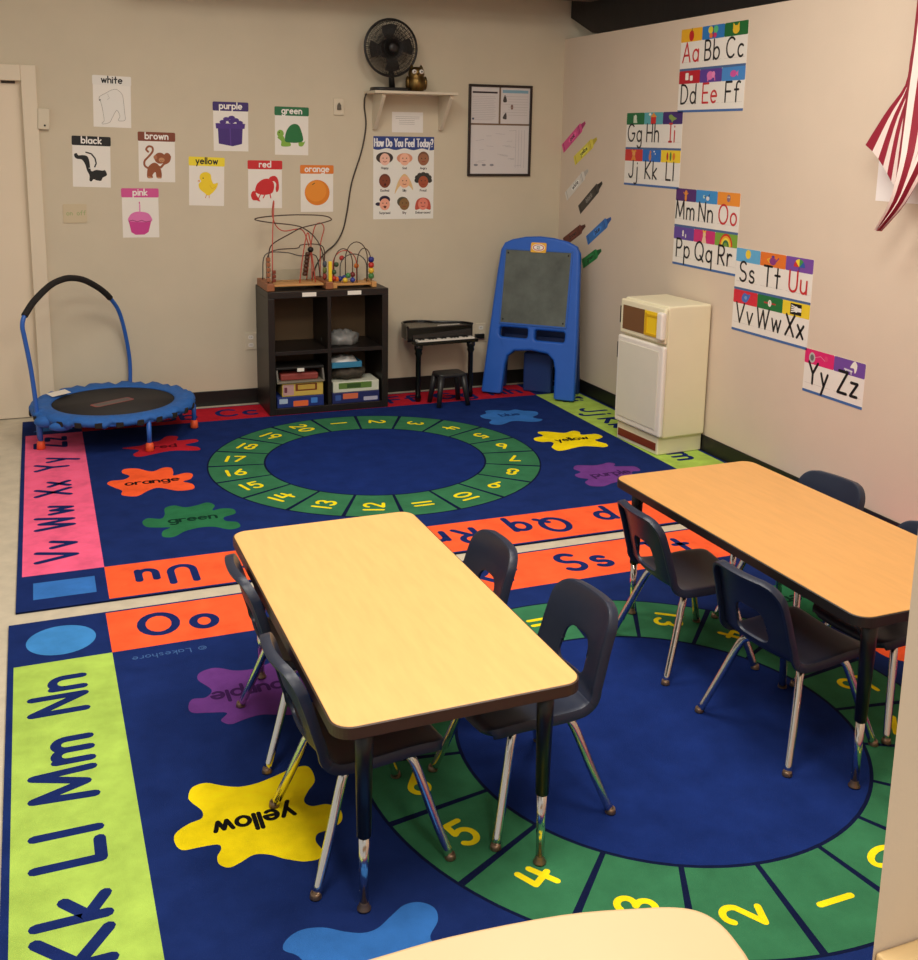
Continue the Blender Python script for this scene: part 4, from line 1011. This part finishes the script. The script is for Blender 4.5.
boxed('game_box', 'white and green box second from bottom in the lower right cube', 'box', 1.878, 2.188, Y0, Y0 + .2, F0 + .0725, F0 + .142, (212, 214, 196), [(.12, .84, .32, .9, (96, 128, 60)), (.3, .6, .4, .8, (54, 84, 40))])
t = thing('cloth_bundle', 'dark mottled cloth bundle on the boxes in the lower right cube', 'cloth', (2.0, Y0 + .1, F0 + .1435), 0, 'boxes and toys in the cube shelf')
bm = bmesh.new(); ball(bm, (0, 0, .045), .045, 2.8, 2.0, 1.0, 14)
for v in bm.verts: v.co += Vector((.006 * math.sin(v.co.y * 90), 0, .006 * math.sin(v.co.x * 70)))
for v in bm.verts: v.co.z = max(v.co.z, 0.0)
obj('folded_cloth', bm, 'darkcloth', t, smooth=True)
t = thing('storage_bin', 'shallow blue bin with a crumpled white bag, top of the lower right cube', 'bin', (1.975, Y0 + .1, F0 + .2335), 0, 'boxes and toys in the cube shelf')
bm = bmesh.new(); box(bm, -.1, .1, -.09, .09, 0, .006)
for a in ((-.1, -.096, -.09, .09), (.096, .1, -.09, .09), (-.096, .096, -.09, -.086), (-.096, .096, .086, .09)): box(bm, a[0], a[1], a[2], a[3], .006, .038)
obj('bin_body', bm, 'tealbin', t, bevel=.002)
def crumple(r, sx, sy, sz, seed):
    rnd = random.Random(seed); bm = bmesh.new(); ball(bm, (0, 0, 0), r, sx, sy, sz, 16)
    for v in bm.verts:
        k = 1 + .22 * math.sin(v.co.x * 95 + seed) * math.cos(v.co.y * 80) + .12 * rnd.random(); v.co *= k
    zmin = -r * sz * .55
    for v in bm.verts: v.co.z = max(v.co.z, zmin) - zmin
    return bm
obj('white_bag', crumple(.04, 2.2, 1.7, .9, 3), 'whitebag', t, smooth=False, loc=(0.0, 0, .0065))
o = obj('plastic_bag', crumple(.062, 1.75, 1.3, .9, 5), 'greybag', None, smooth=False, loc=(1.975, 2.62, .0095 + .4105)); tag(o, 'crumpled grey plastic bag in the upper right cube', 'bag')

# bead mazes
TOP = .0095 + .79 + .0005
t = thing('wire_maze', 'large wooden wire maze with looping wires, left on the cube shelf', 'bead maze', (1.675, 2.655, TOP)); t.scale = (.97, 1, .935)
obj('base_board', bx(-.17, .17, -.11, .11, .022, .036), 'beechwood', t, bevel=.003)
for x in (-.195, .195): obj('end_block', bx(x - .026, x + .026, -.17 if x < 0 else -.165, .15, 0, .052), 'walnutwood', t, bevel=.006)
bm = bmesh.new(); tube(bm, [(-.2, -.12, .05), (-.195, -.12, .17), (-.19, -.11, .26), (-.15, -.06, .31), (-.02, 0, .39), (.1, .02, .44), (.26, 0, .47), (.32, .02, .485), (.26, .04, .5), (.0, .06, .51), (-.22, .05, .50), (-.30, .03, .48), (-.2, .02, .46), (.0, 0, .44), (.11, 0, .40), (.17, 0, .33), (.19, -.04, .22), (.19, -.06, .05)], .0042, 6)
pts = catmull([v for v in [(-.2, -.12, .05), (-.195, -.12, .17), (-.19, -.11, .26), (-.15, -.06, .31), (-.02, 0, .37), (.06, .02, .405), (.2, 0, .44), (.26, .02, .46), (.2, .04, .485), (.0, .06, .49), (-.18, .05, .48), (-.25, .03, .465), (-.16, .02, .445), (.0, 0, .425), (.07, 0, .40), (.14, 0, .34), (.18, -.04, .24), (.19, -.06, .05)]], 6)
bm.free(); bm = tube(bmesh.new(), pts, .0042, 7); obj('brown_wire', bm, 'wirebrown', t)
obj('brown_wire', tube(bmesh.new(), catmull([(-.19, -.02, .05), (-.18, -.02, .22), (-.12, -.02, .262), (.02, 0, .268), (.05, 0, .29), (.16, 0, .29), (.21, .02, .24), (.2, .02, .05)], 6), .0038, 7), 'wirebrown', t)
obj('brown_wire', tube(bmesh.new(), catmull([(-.2, .06, .05), (-.18, .06, .22), (-.05, .05, .235), (.05, .04, .21), (.16, .05, .205), (.19, .06, .05)], 6), .0038, 7), 'wiregrey', t)
obj('red_wire', tube(bmesh.new(), catmull([(-.17, -.1, .05), (-.155, -.06, .35), (-.125, .02, .585), (-.135, .03, .5), (-.11, .03, .42), (-.06, .02, .385), (.05, .02, .395), (.09, .02, .33), (.12, .02, .2), (.12, .0, .04)], 6), .0038, 7), 'wirered', t)
obj('red_wire', tube(bmesh.new(), catmull([(.02, -.06, .03), (.04, -.06, .2), (.075, -.05, .37), (.095, -.05, .33), (.11, -.05, .2), (.13, -.05, .03)], 6), .0038, 7), 'wirered', t)
obj('red_wire', tube(bmesh.new(), catmull([(.1, .08, .03), (.13, .08, .25), (.16, .08, .40), (.2, .08, .43), (.225, .08, .39), (.2, .08, .28), (.195, .08, .05)], 6), .0038, 7), 'wirered', t)
for k in range(6): obj('bead', lathe(bmesh.new(), [(.012, 0), (.016, .006), (.016, .02), (.012, .026)], 12, Matrix.Translation((.055 + .004 * k, -.056, .085 + .027 * k)) @ Matrix.Rotation(.12, 4, 'Y')), mat('dark_bead', (78, 46, 30), .4), t)
obj('bead', ball(bmesh.new(), (.098, -.05, .262), .02), mat('black_bead', (24, 16, 14), .35), t)
for k in range(5): obj('bead', bx(-.212, -.186, -.133, -.107, .06 + .034 * k, .088 + .034 * k), 'walnutwood', t, bevel=.004)
for k in range(3): obj('bead', bx(-.172, -.15, -.125, -.1, .056 + .028 * k, .08 + .028 * k), 'redbrown', t, bevel=.004)
for k in range(3): obj('bead', lathe(bmesh.new(), [(.01, 0), (.014, .012), (.014, .03), (.009, .04)], 10, Matrix.Translation((.19, -.061, .056 + .043 * k))), mat('mixed_bead', ((150, 60, 50), (110, 120, 60), (70, 80, 90))[k], .4), t)
obj('bead_post', bx(.192, .214, -.158, -.136, .052, .19), 'yellowplastic', t, bevel=.004)
obj('clear_wall', bx(-.15, .15, .03, .034, .036, .12), M['acrylic'], t)
t = thing('bead_maze', 'small bead maze with coloured beads on arched wires, right on the cube shelf', 'bead maze', (2.038, 2.62, TOP))
obj('base_board', bx(-.12, .12, -.07, .07, .012, .026), 'beechwood', t, bevel=.003)
for x in (-.132, .132): obj('end_block', bx(x - .016, x + .016, -.1, .09, 0, .036), 'beechwood', t, bevel=.004)
for k, (x0, x1, y, hgt, m) in enumerate(((-.125, .0, -.05, .24, 'wirebrown'), (-.07, .11, .0, .20, 'wiregrey'), (-.02, .13, .05, .27, 'wirebrown'), (-.11, .05, .03, .22, 'wirered'), (.03, .125, -.05, .24, 'wirebrown'))):
    pts = [(x0, y, .026)] + [((x0 + x1) / 2 - (x1 - x0) / 2 * math.cos(a), y, hgt * .62 + hgt * .42 * math.sin(a)) for a in [PI * q / 12 for q in range(13)]] + [(x1, y, .026)]
    obj('arched_wire', tube(bmesh.new(), pts, .0034, 7), m, t)
cols = [(60, 90, 60), (190, 50, 44), (226, 120, 40), (48, 60, 140), (236, 200, 60), (70, 140, 80), (52, 64, 150), (120, 40, 40)]
for i, (x, y, z) in enumerate(((-.125, -.05, .10), (-.125, -.05, .06), (-.1, -.02, .05), (-.07, .0, .05), (-.05, -.05, .045), (-.03, -.05, .075), (0, -.05, .045), (.0, -.05, .08), (-.09, .02, .14), (-.05, .03, .18), (.04, .0, .13), (-.03, .04, .05))):
    obj('bead', ball(bmesh.new(), (x, y, z), .017, n=10), mat('bead_paint', cols[i % 8], .35), t)
for k, c in enumerate(((70, 130, 70), (236, 190, 60), (190, 50, 40), (40, 44, 130))): obj('bead', lathe(bmesh.new(), [(.012, 0), (.019, .008), (.019, .026), (.012, .034)], 12, Matrix.Translation((.125, -.05, .05 + .036 * k))), mat('bead_paint', c, .35), t)

# ------------------------------------------------------------------ toy piano and stool
t = thing('toy_piano', 'small black toy grand piano with white keys against the back wall', 'piano', (2.672, 2.615, .0095), math.radians(4))
out = [(-.225, -.09), (.225, -.09), (.235, -.02), (.2, .05), (.12, .1), (.02, .14), (-.06, .2), (-.16, .215), (-.22, .17), (-.235, .05)]
o2_ = [(v.x, v.y) for v in catmull([(a, b, 0) for a, b in out], 4, True)]
obj('case', prism(bmesh.new(), [(a, b) for a, b in o2_ if b > -.03] , .40, .495), 'pianoblack', t, bevel=.006)
obj('keybed', bx(-.225, .235, -.105, -.02, .385, .41), 'pianoblack', t, bevel=.004)
obj('fallboard', prism(bmesh.new(), [(-.04, .41), (-.02, .41), (.0, .49), (-.012, .49)], -.22, .22, Matrix(((0, 0, 1, 0), (1, 0, 0, 0), (0, 1, 0, 0), (0, 0, 0, 1)))), 'pianoblack', t)
for k in range(18): obj('white_key', bx(-.208 + k * .0232, -.208 + k * .0232 + .0218, -.1, -.042, .4105, .419), 'white', t)
for k in range(17):
    if k % 7 in (2, 6): continue
    obj('black_key', bx(-.208 + (k + 1) * .0232 - .006, -.208 + (k + 1) * .0232 + .006, -.078, -.04, .4192, .427), 'pianoblack', t)
obj('lid_rim', tube(bmesh.new(), [(a * .98, b * .98, .498) for a, b in o2_ if b > -.03], .008, 8), 'pianoblack', t)
bm = bmesh.new()
for k in range(12): box(bm, -.02 + k * .014, -.011 + k * .014, .004, .013, .4955, .4985)
obj('control_buttons', bm, 'white', t)
for x, y in ((-.195, -.07), (.195, -.07), (-.1, .15)):
    obj('leg', lathe(bmesh.new(), [(.028, .40), (.03, .36), (.022, .345), (.026, .33), (.018, .31), (.017, .05), (.022, .03), (.018, .0)], 14, Matrix.Translation((x, y, 0))), 'pianoblack', t)
t = thing('toy_stool', 'small charcoal plastic stool standing in front of the toy piano', 'stool', (2.655, 2.405, .0095), math.radians(2))
obj('seat', prism(bmesh.new(), rrect(-.1, .1, -.075, .075, .03), .195, .22), 'stoolgrey', t, bevel=.008)
for sx in (-1, 1):
    for sy in (-1, 1):
        obj('leg', tube(bmesh.new(), [(sx * .078, sy * .055, .2), (sx * .092, sy * .068, .1), (sx * .105, sy * .082, .004)], [.022, .018, .016], 10), 'stoolgrey', t)

# ------------------------------------------------------------------ easel
Zr = math.atan2(-.687, .727)
t = thing('chalkboard_easel', 'blue plastic children\'s easel with a grey chalkboard, standing in the corner', 'easel', (3.22, 2.385, .0095), Zr)
outl = [(-.335, 0), (-.332, .06), (-.312, .45), (-.288, .85), (-.275, 1.0), (-.25, 1.05), (-.2, 1.075), (-.1, 1.098), (0, 1.105), (.1, 1.098), (.2, 1.078), (.262, 1.05), (.29, 1.0), (.3, .85), (.32, .45), (.332, .06), (.335, 0),
        (.19, 0), (.182, .2), (.165, .265), (.12, .305), (.0, .318), (-.12, .305), (-.165, .265), (-.18, .2), (-.19, 0)]
def prow(pts): return pts
holes = [rrect(-.235, -.032, .398, .466, .015, 3), rrect(.02, .232, .392, .462, .015, 3)]
tilt = -math.atan(.18)
pl = obj('front_panel', plate(outl, holes, 0, .06), 'blue', t, bevel=.018, segs=4); pl.rotation_euler = (tilt, 0, 0); pl.location = (0, 0, .0105)
cb = obj('chalkboard', bx(-.232, .232, -.004, .004, .498, 1.0), 'chalk', pl, bevel=.001)
bm = bmesh.new()
for a in ((-.24, .24, 1.0, 1.012), (-.24, .24, .486, .498), (-.244, -.232, .486, 1.012), (.232, .244, .486, 1.012)): box(bm, a[0], a[1], -.007, .006, a[2], a[3])
obj('board_edge', bm, 'bluetube', cb, bevel=.002)
bm = bmesh.new()
for x in (-.215, .215):
    for z in (.52, .98): ball(bm, (x, -.005, z), .006)
obj('board_pins', bm, 'darkhole', cb)
s = Sheet(step=.0004); s.slabp(rrect(-.055, .055, -.034, .034, .01),   .006, (246, 184, 60)); s.ell(0, 0, .046, .026, (250, 240, 220), 24); s.ell(0, 0, .04, .021, (206, 70, 50), 24); s.ell(0, 0, .034, .016, (250, 244, 236), 24)
s.text('little', -.0, .001, .009, .0016, (60, 50, 60), 0, .2); s.text('tikes', 0, -.011, .009, .0016, (60, 50, 60), 0, .2)
bd = s.build('badge', 'print', pl); bd.matrix_local = Matrix(((1, 0, 0, .0), (0, 0, -1, -.002), (0, 1, 0, 1.025), (0, 0, 0, 1)))
bm = bmesh.new(); box(bm, -.24, .24, .058, .15, .372, .384); box(bm, -.24, .24, .144, .15, .384, .42)
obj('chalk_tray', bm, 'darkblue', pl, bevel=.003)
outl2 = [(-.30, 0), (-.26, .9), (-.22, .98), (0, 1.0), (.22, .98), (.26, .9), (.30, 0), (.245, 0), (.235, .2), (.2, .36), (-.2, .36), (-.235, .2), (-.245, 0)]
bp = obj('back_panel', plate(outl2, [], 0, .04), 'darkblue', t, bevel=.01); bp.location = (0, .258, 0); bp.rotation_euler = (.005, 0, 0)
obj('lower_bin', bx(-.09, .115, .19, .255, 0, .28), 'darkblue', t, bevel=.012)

# ------------------------------------------------------------------ toy refrigerator
t = thing('toy_refrigerator', 'cream plastic play refrigerator against the right wall', 'toy refrigerator', (3.35, 1.165, .0095), math.radians(4))
yl, yr = .184, -.25   # +y is the left side seen from the front
dep = .295
obj('cabinet', bx(0, dep, yr + .008, yl - .008, .10, .855), 'fridge', t, bevel=.012, segs=3)
obj('base_plinth', bx(-.012, dep, yr + .03, yl - .002, 0, .105), 'fridge', t, bevel=.006)
obj('kick_panel', bx(-.017, -.0125, -.205, .165, .022, .068), 'redbrown', t, bevel=.002)
dr = obj('door', bx(-.032, -.001, yr - .004, yl + .006, .112, .632), 'white', t, bevel=.012, segs=3)
obj('door_panel', bx(-.036, -.0325, yr + .035, yl - .02, .15, .60), 'fridgedoor', dr, bevel=.003)
hd = obj('handle', bx(-.03, -.022, yl + .0062, yl + .011, .49, .585), 'darkhole', dr, bevel=.004)
fz = obj('freezer_door', bx(-.024, -.001, yr + .004, yl, .645, .845), 'fridge', t, bevel=.01, segs=3)
obj('brown_panel', bx(-.027, -.0245, -.055, .155, .672, .812), 'brownplastic', fz, bevel=.002)
bm = bmesh.new(); box(bm, -.027, -.0245, -.205, -.056, .672, .812); obj('yellow_window', bm, 'yellowplastic', fz, bevel=.002)
bm = bmesh.new(); box(bm, -.031, -.0275, -.195, -.065, .672, .687); box(bm, -.031, -.0275, -.08, -.065, .687, .80); box(bm, -.030, -.0275, -.19, -.08, .78, .795); obj('window_ridge', bm, mat('deep_yellow', (214, 170, 20), .5), fz, bevel=.002)
obj('handle', bx(-.06, -.0245, -.262, -.21, .67, .825), 'white', fz, bevel=.012, segs=3)
obj('side_handle', bx(-.024, -.016, yl + .0005, yl + .006, .70, .80), 'darkhole', fz, bevel=.004)

# ------------------------------------------------------------------ flag
FR, FW = (150, 34, 56), (246, 228, 222)
t = thing('flag', 'red and white striped flag hanging in folds from the upper right', 'flag', (3.55, -.5, 2.4))
s = Sheet(step=.0)
bmf = bmesh.new(); col = bmf.loops.layers.float_color.new('Col')
def strip(L, R, x, x2, rgb, wav):
    n = 18
    def samp(P):
        c = catmull([(0, a, b) for a, b in P], 10); return [c[int(k * (len(c) - 1) / n)] for k in range(n + 1)]
    A, B = samp(L), samp(R)
    va = [bmf.verts.new((x + wav * math.sin(k * .35), p.y + .5, p.z - 2.4)) for k, p in enumerate(A)]
    vb = [bmf.verts.new((x2 + wav * math.sin(k * .35), p.y + .5, p.z - 2.4)) for k, p in enumerate(B)]
    for k in range(n):
        f = bmf.faces.new((va[k], va[k + 1], vb[k + 1], vb[k])); f.smooth = True
        for l in f.loops: l[col] = lin(rgb)
hem = [(-.25, 1.755), (-.288, 1.728), (-.333, 1.697), (-.359, 1.666), (-.392, 1.636), (-.413, 1.605), (-.444, 1.585), (-.462, 1.55), (-.479, 1.53), (-.475, 1.498)]
e0 = [(-.488, 2.45), (-.477, 2.278), (-.457, 2.122), (-.450, 2.001), (-.385, 1.891), (-.25, 1.755)]
eN = [(-.60, 2.45), (-.56, 2.278), (-.52, 2.122), (-.50, 1.95), (-.49, 1.75), (-.475, 1.498)]
def edge(k):
    u = k / 9; base = [(a[0] * (1 - u) + b[0] * u, a[1] * (1 - u) + b[1] * u) for a, b in zip(e0, eN)]
    base[-1] = hem[k]; base[-2] = (base[-2][0] * .5 + (hem[k][0] * .6 + base[-3][0] * .4) * .5, base[-2][1]); return base
for k in range(9): strip(edge(k), edge(k + 1), 0 + .006 * (k % 2), .006 * ((k + 1) % 2), FR if k % 2 == 0 else FW, .006)
f0 = [(-.50, 2.45), (-.488, 2.187), (-.478, 1.99), (-.478, 1.778), (-.488, 1.686), (-.482, 1.592), (-.459, 1.508), (-.392, 1.396)]
fN = [(-.78, 2.45), (-.76, 2.187), (-.73, 1.99), (-.70, 1.8), (-.66, 1.70), (-.60, 1.60), (-.53, 1.50), (-.412, 1.392)]
for k in range(9):
    def fe(u): return [(a[0] * (1 - u) + b[0] * u, a[1] * (1 - u) + b[1] * u) for a, b in zip(f0, fN)]
    strip(fe(k / 9), fe((k + 1) / 9), -.03 - .014 * math.sin(k * 1.4), -.03 - .014 * math.sin((k + 1) * 1.4), FR if k % 2 == 0 else FW, .01)
me = bpy.data.meshes.new('cloth'); bmf.to_mesh(me); bmf.free(); me.materials.append(M['print'])
o = bpy.data.objects.new('cloth', me); link(o, t)
obj('pole', tube(bmesh.new(), [(.1, -.26, -.2), (-.02, -.13, .06), (-.1, -.06, .22)], .011, 10), 'beechwood', t)

# ------------------------------------------------------------------ ceiling lights
for i, (x, y, e) in enumerate(((.9, .2, 62), (2.15, -.3, 64), (.3, -2.4, 80), (1.9, -2.1, 78), (.8, -4.6, 76))):
    t = thing('ceiling_light', 'recessed fluorescent ceiling panel %s' % ('over the far rug' if i < 2 else 'over the tables'), 'light', (x, y, 3.2), 0, 'ceiling light panels')
    obj('frame', bx(-.33, .33, -.63, .63, .06, .098), 'white', t)
    L = bpy.data.lights.new('panel_lamp', 'AREA'); L.shape = 'RECTANGLE'; L.size = .6; L.size_y = 1.2; L.energy = e * .58; L.color = (1.0, .94, .84)
    lo = bpy.data.objects.new('panel_lamp', L); C.objects.link(lo); lo.parent = t; lo.location = (0, 0, .05)
w = bpy.data.worlds.new('room_ambient'); SC.world = w; w.use_nodes = True
w.node_tree.nodes['Background'].inputs[0].default_value = (1.0, .955, .89, 1); w.node_tree.nodes['Background'].inputs[1].default_value = .5

# ------------------------------------------------------------------ camera
fpx, cx, cy = 1049.67, 445.96, 342.35
pit, rol, yaw = [math.radians(v) for v in (11.0435, .8573, 21.2445)]
f = Vector((math.sin(yaw) * math.cos(pit), math.cos(yaw) * math.cos(pit), -math.sin(pit))); r = Vector((math.cos(yaw), -math.sin(yaw), 0)); u = r.cross(f)
r2 = math.cos(rol) * r + math.sin(rol) * u; u2 = -math.sin(rol) * r + math.cos(rol) * u
cam = bpy.data.cameras.new('camera'); co = bpy.data.objects.new('camera', cam); C.objects.link(co)
mw = Matrix.Identity(4)
for i in range(3): mw[i][0], mw[i][1], mw[i][2] = r2[i], u2[i], -f[i]
mw.translation = Vector((.1604, -3.9458, 1.76)); co.matrix_world = mw
cam.sensor_fit = 'HORIZONTAL'; cam.sensor_width = 36; cam.lens = fpx / 918 * 36
# with HORIZONTAL fit, shifts are in units of the sensor width
cam.shift_x = (459 - cx) / 918; cam.shift_y = (cy - 480) / 918
cam.clip_start = .05
SC.camera = co
SC.view_settings.view_transform = 'Standard'; SC.view_settings.look = 'None'; SC.view_settings.exposure = -0.07
